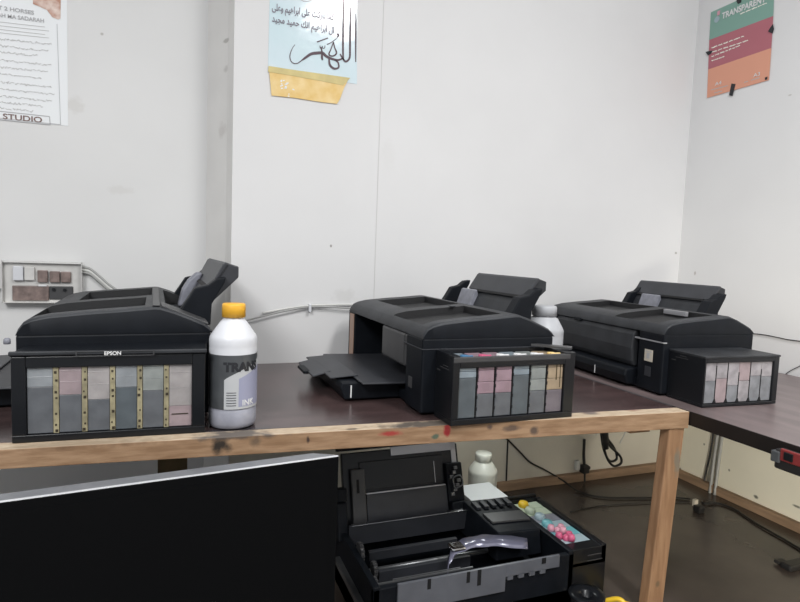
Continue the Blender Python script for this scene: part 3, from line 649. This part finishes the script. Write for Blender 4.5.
bm_tube(bm, [lean(.612, .06, .03), lean(.630, .07, .035), lean(.626, .09, .035), lean(.610, .085, .03), lean(.612, .06, .03)], .0016, 6); part('spring_catch', bm, 'steel', 0)
# its ink tank unit on the right side
TX0, TX1, TY0, TY1 = .798, .888, .972, 1.225
bm = bmesh.new()
bm_box(bm, (TX0, TY0, 0), (TX1, TY1, .10)); bm_box(bm, (TX0, TY0, .09), (TX1, TY0+.03, .130)); bm_box(bm, (TX1-.014, TY0, .09), (TX1, TY1, .132)); bm_box(bm, (TX0, TY1-.006, .09), (TX1, TY1, .134)); bm_box(bm, (TX0-.06, TY1+.001, .09), (TX1-.01, TY1+.012, .140))
tu = part('ink_tank_unit', bm, 'gloss', .0015)
bm = bmesh.new(); bm_box(bm, (TX1-.050, TY0-.0008, .112), (TX1-.014, TY0, .1135)); bm_box(bm, (TX1-.050, TY0-.0008, .100), (TX1-.010, TY0, .1012)); part('side_mark', bm, 'shade', 0)
capc = ['magenta', 'pink', 'cyan', 'paleblue', 'palegreen', 'yellow']; sidec = ['paleblue', 'cyan', 'paleblue', 'guide', 'palegreen', 'palegreen']
dy = (TY1-TY0-.040)/6
for k in range(6):
    y0 = TY0+.032+k*dy
    bm = bmesh.new(); bm_box(bm, (TX0+.002, y0+.001, .10), (TX1-.016, y0+dy-.001, .127)); part('ink_tank', bm, sidec[k], .001)
    bm = bmesh.new(); cx_ = TX0+.020+.004*(k % 2); rr_ = .0135
    if k < 2:     # loose clustered stoppers
        for (ox, oy, oz) in ((0, 0, 0), (.014, .008, .002), (-.012, .010, .003), (.006, -.010, .005)):
            bm_lathe(bm, [(0, .124+oz), (.0075, .124+oz), (.0085, .131+oz), (.006, .138+oz), (0, .139+oz)], 14, (cx_+ox, y0+dy/2+oy))
    else: bm_lathe(bm, [(0, .124), (rr_*.9, .124), (rr_, .132), (rr_*.8, .1385), (0, .1395)], 20, (cx_, y0+dy/2))
    part('tank_cap', bm, capc[k], 0)
# ------------------------------------------------------------------ other things under the table
box_ = thing('white_carton', 'small white box under the table, in front of the white bottle', 'box', (.775, 1.325, 0), 0)
bm = bmesh.new(); bm_box(bm, (-.052, -.055, 0), (.052, .055, .108)); obj('carton_body', bm, 'hdpe', box_, .002)
bm = bmesh.new(); bm_box(bm, (-.054, -.057, .108), (.054, .057, .118)); obj('carton_lid', bm, 'paper', box_, .001)
bm = bmesh.new()
bm_lathe(bm, [(.012, 0), (.036, 0), (.036, .006), (.022, .010), (.022, .070), (.036, .074), (.036, .080), (.026, .080), (.022, .078), (.012, .078), (.012, 0)], 36)
rl = obj('cable_reel', bm, 'gloss'); pr = PZ(583, 590, .08); rl.location = (pr.x, pr.y-.012, 0); tag(rl, 'shiny black round reel on the floor in front of the stripped printer', 'reel')
yc = thing('wire_bundle', 'loose yellow and blue wires on the floor beside the wooden leg', 'wires', (.86, .85, 0))
for nm, m_, pts in (('yellow_wire', 'yellow', [(.872, .955, .012), (.892, .925, .030), (.900, .90, .012), (.905, .86, .008), (.90, .80, .008), (.88, .76, .008)]),
                    ('yellow_wire', 'yellow', [(.905, .955, .008), (.918, .93, .012), (.925, .89, .02), (.915, .85, .008), (.93, .80, .008)]),
                    ('blue_wire', 'bluewire', [(.892, .95, .008), (.905, .915, .02), (.890, .89, .016), (.89, .85, .008), (.86, .80, .008)])):
    bm = bmesh.new(); bm_tube(bm, pts, .0055 if m_ == 'yellow' else .004, 8); tloc(obj(nm, bm, m_), yc)
def cable(name, label, pts, r, m, cat='cable', grp=None):
    o = tube(name, pts, r, m); return tag(o, label, cat, grp)
Yc = YB-.012
# cable drooping from under the table, then along the floor and up to the right wall
pts = [PY(497, 433, Yc), PY(506, 438, Yc), PY(520, 452, Yc), PY(530, 462, Yc), PY(545, 470, Yc), PY(562, 480, Yc-.018)]
pts += [Vector((PZ(578, 491, .005).x, PZ(578, 491, .005).y, .005))] + [PZ(x, y, .004) for x, y in ((600, 497), (640, 498), (668, 497), (690, 499))]
cable('black_cable', 'long black cable drooping from the table to the floor', pts, .0028, 'wire')
pts = [PZ(x, y, .004) for x, y in ((703, 503), (716, 503), (732, 508), (745, 516), (762, 527), (785, 540), (812, 556))]
cable('black_cable', 'black cable running along the floor strip by the right wall', [PX(703, 497, XR-.026)]+pts, .0032, 'wire')
cable('black_cable', 'thin black cable trailing across the floor towards the far corner', [PZ(x, y, .003) for x, y in ((570, 512), (600, 506), (640, 503), (668, 502), (690, 502))], .0016, 'wire')
cable('black_wire', 'straight black wire down the back wall behind the white bottle', [PY(508, 430, YB-.006), PY(507.5, 450, YB-.006), PY(506, 487, YB-.006)], .0026, 'wire')
pt = thing('power_plug', 'black plug and white socket on the back wall under the table', 'plug', PY(580, 466, YB-.004))
q = PY(580, 466, YB)
for nm, m_, f_ in (('plug_body', 'wire', lambda b: (bm_box(b, (-.012, -.034, -.016), (.014, -.010, .012)), bm_box(b, (.012, -.03, -.005), (.022, -.014, .007)))), ('socket', 'whitewire', lambda b: (bm_box(b, (-.028, -.018, -.008), (-.012, -.001, .026)),))):
    bm = bmesh.new(); f_(bm); obj(nm, bm, m_, pt, .004)
bm = bmesh.new(); bm_tube(bm, [Vector((-.004, -.018, .10)), Vector((-.003, -.019, .05)), Vector((0, -.022, .008))], .0048, 8); bm_tube(bm, [Vector((.004, -.022, -.012)), Vector((.006, -.020, -.04)), Vector((.006, -.026, -.058))], .0035, 8); obj('cord', bm, 'wire', pt)
# coiled lead hanging under the table
cl = thing('coiled_lead', 'coiled black lead hanging under the table near the wooden leg', 'cable', PY(603, 428, 1.30))
o0 = PY(603, 428, 1.30)
def L_(x, y, dy=0): return PY(x, y, 1.30)-o0+Vector((0, dy, 0))
bm = bmesh.new()
bm_tube(bm, [L_(602, 424), L_(604, 436), L_(610, 446), L_(620, 456), L_(621, 463), L_(614, 466), L_(608, 460), L_(604, 448), L_(601, 432)], .0036, 8)
bm_tube(bm, [L_(605, 426, .01), L_(609, 438, .01), L_(617, 450, .01), L_(619, 460, .01), L_(612, 462, .01), L_(606, 450, .01), L_(603, 430, .01)], .0036, 8)
obj('coil', bm, 'wire', cl)
bm = bmesh.new(); bm_tube(bm, [L_(602, 424, -.004), L_(604, 438, -.006), L_(605, 448, -.004)], [.011, .010, .008], 10); obj('plug_head', bm, 'wire', cl)
bm = bmesh.new(); bm_tube(bm, [L_(584, 428, .0), L_(590, 431, 0), L_(597, 434, 0)], .004, 8); bm_tube(bm, [L_(628, 425, 0), L_(625, 433, 0), L_(621, 444, .005)], .0016, 6); obj('white_tie', bm, 'whitewire', cl)
# right wall: conduit and cables
XW = XR-.010
pts = [PX(715, 418, XW), PX(713, 436, XW), PX(710, 455, XW), PX(705, 478, XW), PX(703, 497, XW-.016)]
cable('black_cable', 'black cable hanging down the right wall beside the grey conduits', pts, .0032, 'wire')
cd = thing('conduit_pair', 'two grey plastic conduits down the right wall under the desk', 'conduit', PX(714, 495, XW))
o1 = PX(714, 495, XW)
for (xa_, xb_) in ((719, 709), (724, 714)):
    bm = bmesh.new(); bm_tube(bm, [PX(xa_, 424, XW)-o1, PX((xa_+xb_)/2, 460, XW)-o1, PX(xb_+.5, 495, XW-.016)-o1], .0048, 10); obj('conduit', bm, 'pvc', cd)
cn = thing('cable_connector', 'small black cable connector on the floor below the conduits', 'connector', PZ(699, 512, 0))
bm = bmesh.new(); bm_box(bm, (-.012, -.012, 0), (.012, .014, .020)); obj('connector_body', bm, 'wire', cn, .004)
bm = bmesh.new(); bm_box(bm, (-.008, .010, .012), (.006, .020, .034)); obj('connector_tab', bm, 'rosesm', cn, .001)
# red power strip fixed to the desk edge
ps = thing('power_strip', 'red and black power strip fixed under the front edge of the right desk', 'power strip', PX(783, 450, 1.0180))
o2 = ps.location.copy()
bm = bmesh.new(); bm_box(bm, (-.022, -.16, -.030), (0, .0, .006)); obj('strip_case', bm, 'wire', ps, .004)
bm = bmesh.new(); bm_box(bm, (-.025, -.16, -.012), (-.020, -.012, .010)); obj('red_face', bm, 'redcase', ps, .002)
for k in range(3):
    bm = bmesh.new(); bm_box(bm, (-.0275, -.036-k*.045, -.008), (-.0245, -.020-k*.045, .006)); obj('socket', bm, 'gloss', ps, .001)
bm = bmesh.new(); bm_box(bm, (-.0262, -.012, -.018), (-.012, .004, .002)); obj('blue_tape', bm, 'label', ps, .002)
dk = thing('cable_clip_bar', 'dark object lying on the floor at the right edge of the picture', 'tool', PZ(797, 566, 0))
bm = bmesh.new(); bm_box(bm, (-.05, -.018, 0), (.05, .010, .016)); bm_box(bm, (-.05, .010, .004), (-.02, .028, .012)); obj('bar', bm, 'wire', dk, .004)
# hair-thin wire and desk gap on the right wall
cable('thin_cable', 'thin dark cable along the right wall above the right printer tank', [PX(751, 333.5, XR-.003), PX(765, 335, XR-.003), PX(780, 338, XR-.003), PX(790, 340, XR-.003), PX(815, 343, XR-.003)], .0015, 'wire')
cable('thin_cable', 'thin grey wire slanting down the right wall to the desk', [PX(782, 377, XR-.003), PX(790, 371, XR-.003), PX(800, 366, XR-.003), PX(815, 358, XR-.003)], .0011, 'wire')
# ------------------------------------------------------------------ electrical board and cable on the walls
eb = thing('switch_board', 'clear-covered electrical switch board on the wall behind the left printer', 'switch board', PY(5, 302, YL))
oe = eb.location.copy()
def E_(x, y): p = PY(x, y, YL)-oe; return p.x, p.z
def ebox(name, x0, y0, x1, y1, d0, d1, m, bev=.002):
    a_, b_ = E_(x0, y1); c_, d_ = E_(x1, y0); bm = bmesh.new(); bm_box(bm, (a_, -d1, b_), (c_, -d0, d_)); return obj(name, bm, m, eb, bev)
eb.location = oe
ebox('back_plate', 4.5, 264, 83, 303, 0, .012, 'clear', .003)
ebox('socket', 15, 266, 25, 280, .012, .022, 'hdpe'); ebox('socket', 26, 266.5, 36, 280, .012, .020, 'clear')
ebox('switch', 39, 270, 49, 282, .012, .020, 'brownfit'); ebox('switch', 51, 271, 61, 282, .012, .021, 'brownfit'); ebox('switch', 62, 271.5, 72, 282, .012, .021, 'brownfit')
ebox('meter_window', 14, 285.5, 50, 300, .012, .017, 'brownfit'); ebox('meter_window', 50.5, 286, 74, 299, .012, .016, 'shade')
ebox('bright_bar', 40, 284.3, 48, 285.8, .012, .019, 'white', 0)
for (px_, py_) in ((55, 289), (66, 289.5)):
    a_, b_ = E_(px_, py_); bm = bmesh.new(); bm_tube(bm, [(a_, -.016, b_), (a_, -.021, b_)], .004, 12, False); obj('screw', bm, 'gloss', eb)
a_, b_ = E_(4.5, 302); c_, d_ = E_(83, 262.5)
bm = bmesh.new(); t_ = .0015
for k in ((a_, b_, c_, b_+t_), (a_, d_-t_, c_, d_), (a_, b_, a_+t_, d_), (c_-t_, b_, c_, d_)): bm_box(bm, (k[0], -.026, k[1]), (k[2], -.010, k[3]))
obj('cover_rim', bm, 'clear', eb)
def wallp(x, y, Y, o=.006): return PY(x, y, Y-o)
wc = thing('wall_cables', 'bundle of grey cables leaving the electrical switch board towards the right', 'cable', wallp(83, 268, YL))
ow = wc.location.copy()
for k, m_ in ((0, 'pvc'), (2.6, 'whitewire'), (5.2, 'pvc')):
    bm = bmesh.new(); bm_tube(bm, [wallp(82, 267+k, YL)-ow, wallp(90, 269+k, YL)-ow, wallp(100, 277+k, YL)-ow, wallp(112, 287+k, YL)-ow, wallp(135, 300+k, YL)-ow, wallp(190, 320+k, YL)-ow], .0036, 8); obj('cable', bm, m_, wc)
cable('grey_cable', 'short grey cable at the left side of the electrical switch board', [wallp(-12, 290, YL), wallp(-4, 289.5, YL), wallp(5, 289, YL)], .0028, 'pvc')
wr = thing('wall_wire', 'white and grey cable clipped along the back wall left of the middle printer', 'cable', wallp(309, 308, YB, .008))
og = wr.location.copy()
bm = bmesh.new(); bm_tube(bm, [wallp(225, 325, YB, .012)-og, wallp(240, 322, YB, .012)-og, wallp(262, 316.5, YB, .014)-og, wallp(285, 311, YB, .014)-og, wallp(309, 307, YB, .012)-og, wallp(330, 307, YB, .014)-og, wallp(352, 308.5, YB, .014)-og, wallp(400, 311, YB, .012)-og], .0022, 8); obj('grey_cable', bm, 'pvc', wr)
bm = bmesh.new(); bm_tube(bm, [wallp(262, 313, YB, .008)-og, wallp(290, 308, YB, .008)-og, wallp(309, 305.5, YB, .010)-og, wallp(325, 305, YB, .010)-og, wallp(350, 304.5, YB, .008)-og, wallp(400, 306, YB, .008)-og], .0022, 8); obj('white_cable', bm, 'whitewire', wr)
bm = bmesh.new(); a_ = wallp(309, 308, YB, 0)-og; bm_box(bm, (a_.x-.0035, a_.y-.016, a_.z-.010), (a_.x+.0035, a_.y-.0003, a_.z+.012)); obj('clip', bm, 'hdpe', wr, .0015)
# ------------------------------------------------------------------ posters
# left: white printed notice
p1 = thing('wall_notice', 'white printed notice with a boxed heading at its foot on the left wall', 'poster', PY(68, 126, YL-.001))
xr, zb1 = -.262, PY(66, 127, YL).z
bp1 = PY(68, 126, YL-.001)
def n_(x, y, z=0): return Vector((x, -z, y))
bm = bmesh.new(); bm_box(bm, (-.36, 0, 0), (0, .001, .40)); sh = obj('sheet', bm, 'paper', p1); 
def N1(x, y): p = PY(x, y, YL-.0018)-bp1; return p
bm = bmesh.new()
fr_ = [(-22, 125), (60, 124.5)]
for seg in ([(57, 24), (60.5, 124.5)], [(-40, 114), (60.5, 124.5)]): ribbon(bm, seg, [.5, .5], N1)
obj('border_line', bm, 'grey_txt', p1)
bm = bmesh.new()
for seg in ([(-40, 107), (49.5, 116.5)], [(49.5, 116.5), (50.2, 124.5)], [(-40, 115.5), (50.2, 124.7)]): ribbon(bm, seg, [.8, .8], N1)
obj('heading_box', bm, 'grey_txt', p1)
def along(xa_, ya_, xb_, yb_, h=None):
    A_, B_ = N1(xa_, ya_), N1(xb_, yb_); dx_ = (B_-A_).normalized(); up_ = Vector((0, 0, 1))
    return A_, B_, dx_, up_
def line_text(s, xa_, ya_, xb_, yb_, size, m, name='lettering', bold=.0, par=p1, N=N1, nrm=Vector((0, -1, 0))):
    A_, B_ = N(xa_, ya_), N(xb_, yb_); dx_ = (B_-A_); Lw = dx_.length; dx_.normalize()
    me = text_mesh(s, size, 'LEFT', bold)
    xs_ = [v.co.x for v in me.vertices]; w0, w1 = min(xs_), max(xs_)
    for v in me.vertices: v.co = A_ + dx_*((v.co.x-w0)/(w1-w0)*Lw) + Vector((0, 0, 1))*v.co.y + nrm*(v.co.z+.0004)
    me.materials.clear(); me.materials.append(M[m]); o = bpy.data.objects.new(name, me); COL.objects.link(o); o.parent = par; return o
line_text('STUDIO', 3, 116.5, 42, 120.3, .019, 'brown_dark', bold=.0002)
line_text('T 2 HORSES', -2, 7.5, 34, 13, .013, 'grey_txt', bold=.0002)
line_text('RAH MA SADARAH', -6, 14.5, 44, 21, .013, 'grey_txt', bold=.0002)
bm = bmesh.new(); rr = random.Random(11)
for k, y0 in enumerate((22, 26, 29.5, 33)):
    ribbon(bm, [(-30, y0-3.4), (45+4*(k % 2), y0+5)], [.5, .5], N1)
for k, y0 in enumerate((39, 46, 52, 60, 67, 74, 82, 89, 96, 102, 108)):
    x = -20; xe_ = (48, 49, 33, 50, 47, 42, 51, 52, 51, 41, 33)[k]
    while x < xe_:
        L1 = rr.uniform(2, 6); pts = []
        for i in range(5):
            xx = x+L1*i/4; pts.append((xx, y0+xx*.10+rr.uniform(-1.1, 1.1)))
        ribbon(bm, pts, [rr.uniform(.4, .9) for _ in pts], N1, 3); x += L1+rr.uniform(.3, 1.2)
obj('script_lines', bm, 'grey_txt2', p1)
bm = bmesh.new(); pp = [N1(32, -30), N1(61, -30), N1(60.5, 18.5), N1(58, 19.5), N1(52, 17), N1(47, 10), N1(38, 6), N1(33, 4)]
vs_ = [bm.verts.new(p) for p in pp]; bm.faces.new(vs_); obj('picture', bm, 'brown_photo', p1)
p1.location = bp1
# middle: calligraphy poster
p2 = thing('calligraphy_poster', 'pale blue calligraphy poster held by wide yellow tape on the back wall', 'poster', PY(357, 84, YB-.001))
bp2 = PY(357, 84, YB-.001)
def N2(x, y): return PY(x, y, YB-.0020)-bp2
A2 = PY(268, 72, YB-.001)-bp2
bm = bmesh.new(); q4 = [A2, Vector((0, 0, 0)), PY(357, -40, YB-.001)-bp2, PY(271, -60, YB-.001)-bp2]
vs_ = [bm.verts.new(p) for p in q4]; f_ = bm.faces.new(vs_); r_ = bmesh.ops.extrude_face_region(bm, geom=[f_]); 
for v in [g for g in r_['geom'] if isinstance(g, bmesh.types.BMVert)]: v.co.y += .0008
obj('sheet', bm, 'paperblue', p2)
bm = bmesh.new()
strokes = [
 ([(343.5, -6), (343.2, 25), (343, 50), (343.5, 60)], [.9, 1.6, 1.9, 1.2]),                         # lam
 ([(350.5, 7), (350.2, 30), (350, 48), (349.5, 58), (345.5, 61.5), (342, 57), (340, 54)], [.8, 1.7, 1.9, 1.9, 2.0, 1.6, 1.2]),
 ([(356, 12), (355.8, 35), (355.7, 62)], [.8, 1.6, 1.0]),                                             # alif
 ([(343.5, 58), (338, 60), (331, 58.5), (326, 56), (322.5, 53), (317, 53), (311, 54), (305, 58), (301, 61)], [1.4, 2.0, 2.4, 2.6, 2.8, 3.0, 2.8, 2.2, 1.0]),  # joining stroke
 ([(333.5, 42), (334.5, 47), (336.5, 53), (333, 56), (329, 54.5), (331, 49), (333.5, 42)], [1.0, 1.2, 1.6, 1.4, 1.4, 1.2, 1.0]),
 ([(329, 59), (330, 65), (334, 68.5), (338.5, 67.5), (338, 62.5), (334, 59.5)], [1.6, 2.2, 2.2, 1.8, 1.6, 1.2]),
 ([(321, 47), (322, 52), (322, 57), (322.5, 60)], [.9, 1.8, 2.2, 1.6]),
 ([(301, 61), (297, 63.5), (293, 63), (290.5, 60), (290, 55), (292, 49), (295, 44.5)], [1.0, .9, .9, .9, .9, .7, .5]),
 ([(317, 42), (328, 38)], [1.2, 1.0]), ([(327, 44.5), (332, 42), (337, 38)], [.9, .8, .6]),
 ([(337.5, 33.5), (338.3, 35.5), (337, 37.5)], [1.8, 1.8, 1.0]),
 ([(320, 45.5), (320.3, 48), (322, 48), (322.3, 46), (322.6, 48), (324.5, 48), (325, 45.5)], [.7]*7)]
for p_, w_ in strokes: ribbon(bm, p_, w_, N2)
obj('calligraphy', bm, mat('plum_print', (.075, .04, .055), .5), p2)
def arabic(s):       # joined letter forms, laid out right to left
    F_ = {'ا': ('\uFE8D', '\uFE8E', None, None), 'ب': ('\uFE8F', '\uFE90', '\uFE91', '\uFE92'), 'ت': ('\uFE95', '\uFE96', '\uFE97', '\uFE98'), 'ج': ('\uFE9D', '\uFE9E', '\uFE9F', '\uFEA0'), 'ح': ('\uFEA1', '\uFEA2', '\uFEA3', '\uFEA4'),
          'د': ('\uFEA9', '\uFEAA', None, None), 'ر': ('\uFEAD', '\uFEAE', None, None), 'ع': ('\uFEC9', '\uFECA', '\uFECB', '\uFECC'), 'ك': ('\uFED9', '\uFEDA', '\uFEDB', '\uFEDC'), 'ل': ('\uFEDD', '\uFEDE', '\uFEDF', '\uFEE0'),
          'م': ('\uFEE1', '\uFEE2', '\uFEE3', '\uFEE4'), 'ن': ('\uFEE5', '\uFEE6', '\uFEE7', '\uFEE8'), 'ه': ('\uFEE9', '\uFEEA', '\uFEEB', '\uFEEC'), 'و': ('\uFEED', '\uFEEE', None, None), 'ي': ('\uFEF1', '\uFEF2', '\uFEF3', '\uFEF4'), 'ى': ('\uFEEF', '\uFEF0', None, None)}
    out = []
    for wd in s.split(' '):
        r = []
        for i, ch in enumerate(wd):
            pj = i > 0 and F_[wd[i-1]][2] is not None; nj = i < len(wd)-1 and F_[ch][2] is not None
            r.append(F_[ch][3] if pj and nj else F_[ch][1] if pj else F_[ch][2] if nj else F_[ch][0])
        out.append(''.join(r))
    return ' '.join(out)[::-1]
line_text(arabic('كما باركت على ابراهيم وعلى'), 272, 7, 334, 17.5, .024, 'mauve', par=p2, N=N2, bold=.0003)
line_text(arabic('ال ابراهيم انك حميد مجيد'), 272, 18.5, 334, 30.5, .024, 'mauve', par=p2, N=N2, bold=.0003)
bm = bmesh.new(); ribbon(bm, [(300, -1), (304, 1.3), (309, 1), (313, -1)], [.7]*4, N2); obj('calligraphy', bm, 'grey_txt', p2)
def poly(name, pts, N, m, par, dz=.0006, th=.0005):
    bm = bmesh.new(); vs_ = [bm.verts.new(N(*p)+Vector((0, -dz, 0))) for p in pts]; bm.faces.new(vs_); o = obj(name, bm, m, par); md = o.modifiers.new('s', 'SOLIDIFY'); md.thickness = th; md.offset = 0; return o
poly('tape', [(269, 70), (348, 80), (344, 88), (340, 99), (337, 104), (320, 102), (295, 98), (271.5, 95.5), (270.5, 85)], N2, 'tape', p2)
poly('tape', [(268.5, 66), (290, 69.5), (350, 78), (346.5, 82), (343, 85.5), (320, 81), (290, 75.5), (268, 72)], N2, 'tape_edge', p2, .0014)
bm = bmesh.new()
for k in range(16):
    x_ = 280+rr.uniform(0, 13); y_ = 79+rr.uniform(0, 18); ribbon(bm, [(x_, y_), (x_+rr.uniform(1, 3), y_+rr.uniform(-1, 1))], [1.2, .8], lambda a, b: N2(a, b)+Vector((0, -.0012, 0)), 2)
obj('tape_wear', bm, 'paper', p2)
p2.location = bp2
# right: three-colour poster
p3 = thing('product_poster', 'teal, rose and orange poster held with black tape on the right wall', 'poster', PX(707, 97, XR-.001))
bp3 = PX(707, 97, XR-.001)
def N3(x, y, d=.0016): return PX(x, y, XR-.001-d)-bp3
def band(name, pts, m, d=.0008):
    bm = bmesh.new(); vs_ = [bm.verts.new(N3(x, y, d)) for x, y in pts]; bm.faces.new(vs_); o = obj(name, bm, m, p3); md = o.modifiers.new('s', 'SOLIDIFY'); md.thickness = .0006; md.offset = 0
band('teal_band', [(711, 12.3), (774.5, -16), (773.2, 16), (709.3, 40)], 'teal')
band('rose_band', [(709.3, 40), (773.2, 16), (771.3, 48), (708.2, 69.5)], 'rose')
band('orange_band', [(708.2, 69.5), (771.3, 48), (769, 80), (707, 98)], 'peach')
nX = Vector((-1, 0, 0))
N3b = lambda x, y: N3(x, y)
line_text('TRANSPARENT', 722, 16.5, 766, -1.5, .027, 'white', par=p3, N=N3b, nrm=nX, bold=.0008)
bm = bmesh.new()
for (xa_, ya_, xb_, yb_) in ((740, 14, 768, 2.5), (711.5, 48, 744, 36), (711.5, 52.3, 748, 40.3), (711.5, 56.6, 741, 45), (711.5, 60.9, 725, 56)):
    t0_ = 0.
    while t0_ < .97:        # illegible fine print broken into word-like runs
        t1_ = min(1, t0_+rr.uniform(.08, .2)); n0 = 4
        ribbon(bm, [(xa_+(xb_-xa_)*(t0_+(t1_-t0_)*q/n0), ya_+(yb_-ya_)*(t0_+(t1_-t0_)*q/n0)+rr.uniform(-.25, .25)) for q in range(n0+1)], [rr.uniform(.7, 1.2) for q in range(n0+1)], N3b, 2)
        t0_ = t1_+.03
obj('fine_print', bm, 'hdpe_warm', p3)
line_text('A4', 715, 84.5, 721.5, 82.5, .016, 'white', par=p3, N=N3b, nrm=nX); line_text('A3', 753.5, 75.8, 760, 73.8, .016, 'white', par=p3, N=N3b, nrm=nX)
bm = bmesh.new()
for a_ in (((711, 90), (728, 85.5)), ((714, 93), (722, 91)), ((744, 82.5), (748, 81.3)), ((751, 80.3), (759.5, 77.5))): ribbon(bm, a_, [.7, .7], N3b)
obj('small_print', bm, 'grey_txt2', p3)
bm = bmesh.new(); c_ = N3(717, 19.5); bm_tube(bm, [c_, c_+nX*.0008], .010, 20, False); obj('logo', bm, 'paleblue', p3)
bm = bmesh.new(); c_ = N3(718.7, 13); bm_box(bm, tuple(c_+Vector((-.0008, -.005, -.007))), tuple(c_+Vector((0, .005, .007)))); obj('logo', bm, 'pink', p3)
for pts in ([(737, -3), (742, -4), (741, 2.5), (738, 4), (736.5, 1.5)], [(705.5, 52), (709, 51), (713, 50.5), (711, 53.5), (708, 55.5)], [(773, 24), (774, 29), (772.5, 33.5), (768, 31.5), (770, 28)], [(731.5, 83.5), (735.5, 84), (732.5, 96), (729, 95.3)], [(765, 77.5), (767.5, 76.5), (767, 79.5), (765, 80)]):
    band('tape', pts, 'ink_txt', .0022)
p3.location = bp3
# ------------------------------------------------------------------ camera, light, view
cam = bpy.data.cameras.new('camera'); co = bpy.data.objects.new('camera', cam); COL.objects.link(co)
cam.sensor_width = 36; cam.lens = F/800*36; cam.clip_start = .02
mw = R.to_4x4(); mw.translation = C; co.matrix_world = mw; S.camera = co
def area(name, loc, rot, size, e, col, sy=None):
    l = bpy.data.lights.new(name, 'AREA'); l.energy = e; l.color = col; l.size = size
    if sy: l.shape = 'RECTANGLE'; l.size_y = sy
    o = bpy.data.objects.new(name, l); COL.objects.link(o); o.location = loc; o.rotation_euler = rot; return o
area('ceiling_lamp', (.90, -.12, 2.15), (0, 0, 0), .3, 34, (1, .995, .985), .9)
area('ceiling_lamp', (-1.1, -.9, 2.15), (0, 0, 0), .8, 82, (1, 1, 1), 1.2)
area('low_warm_fill', (.25, -.95, .34), (math.radians(81), 0, math.radians(-54)), .45, 13.5, (1, .95, .82), .3).data.spread = math.radians(70)  # added unseen fill, brightens the walls and floor below table and desk
area('under_table_fill', (.80, 1.30, .405), (0, 0, 0), .06, .55, (.95, 1, .97))  # added unseen fill to brighten the bottle, carton and silver strip
wd = bpy.data.worlds.new('world'); S.world = wd; wd.use_nodes = True
bg = wd.node_tree.nodes['Background']; bg.inputs[0].default_value = (.93, .96, 1, 1); bg.inputs[1].default_value = .52
S.view_settings.view_transform = 'Standard'; S.view_settings.look = 'None'; S.view_settings.gamma = 1; S.view_settings.use_curve_mapping = False
S.view_settings.exposure = .0
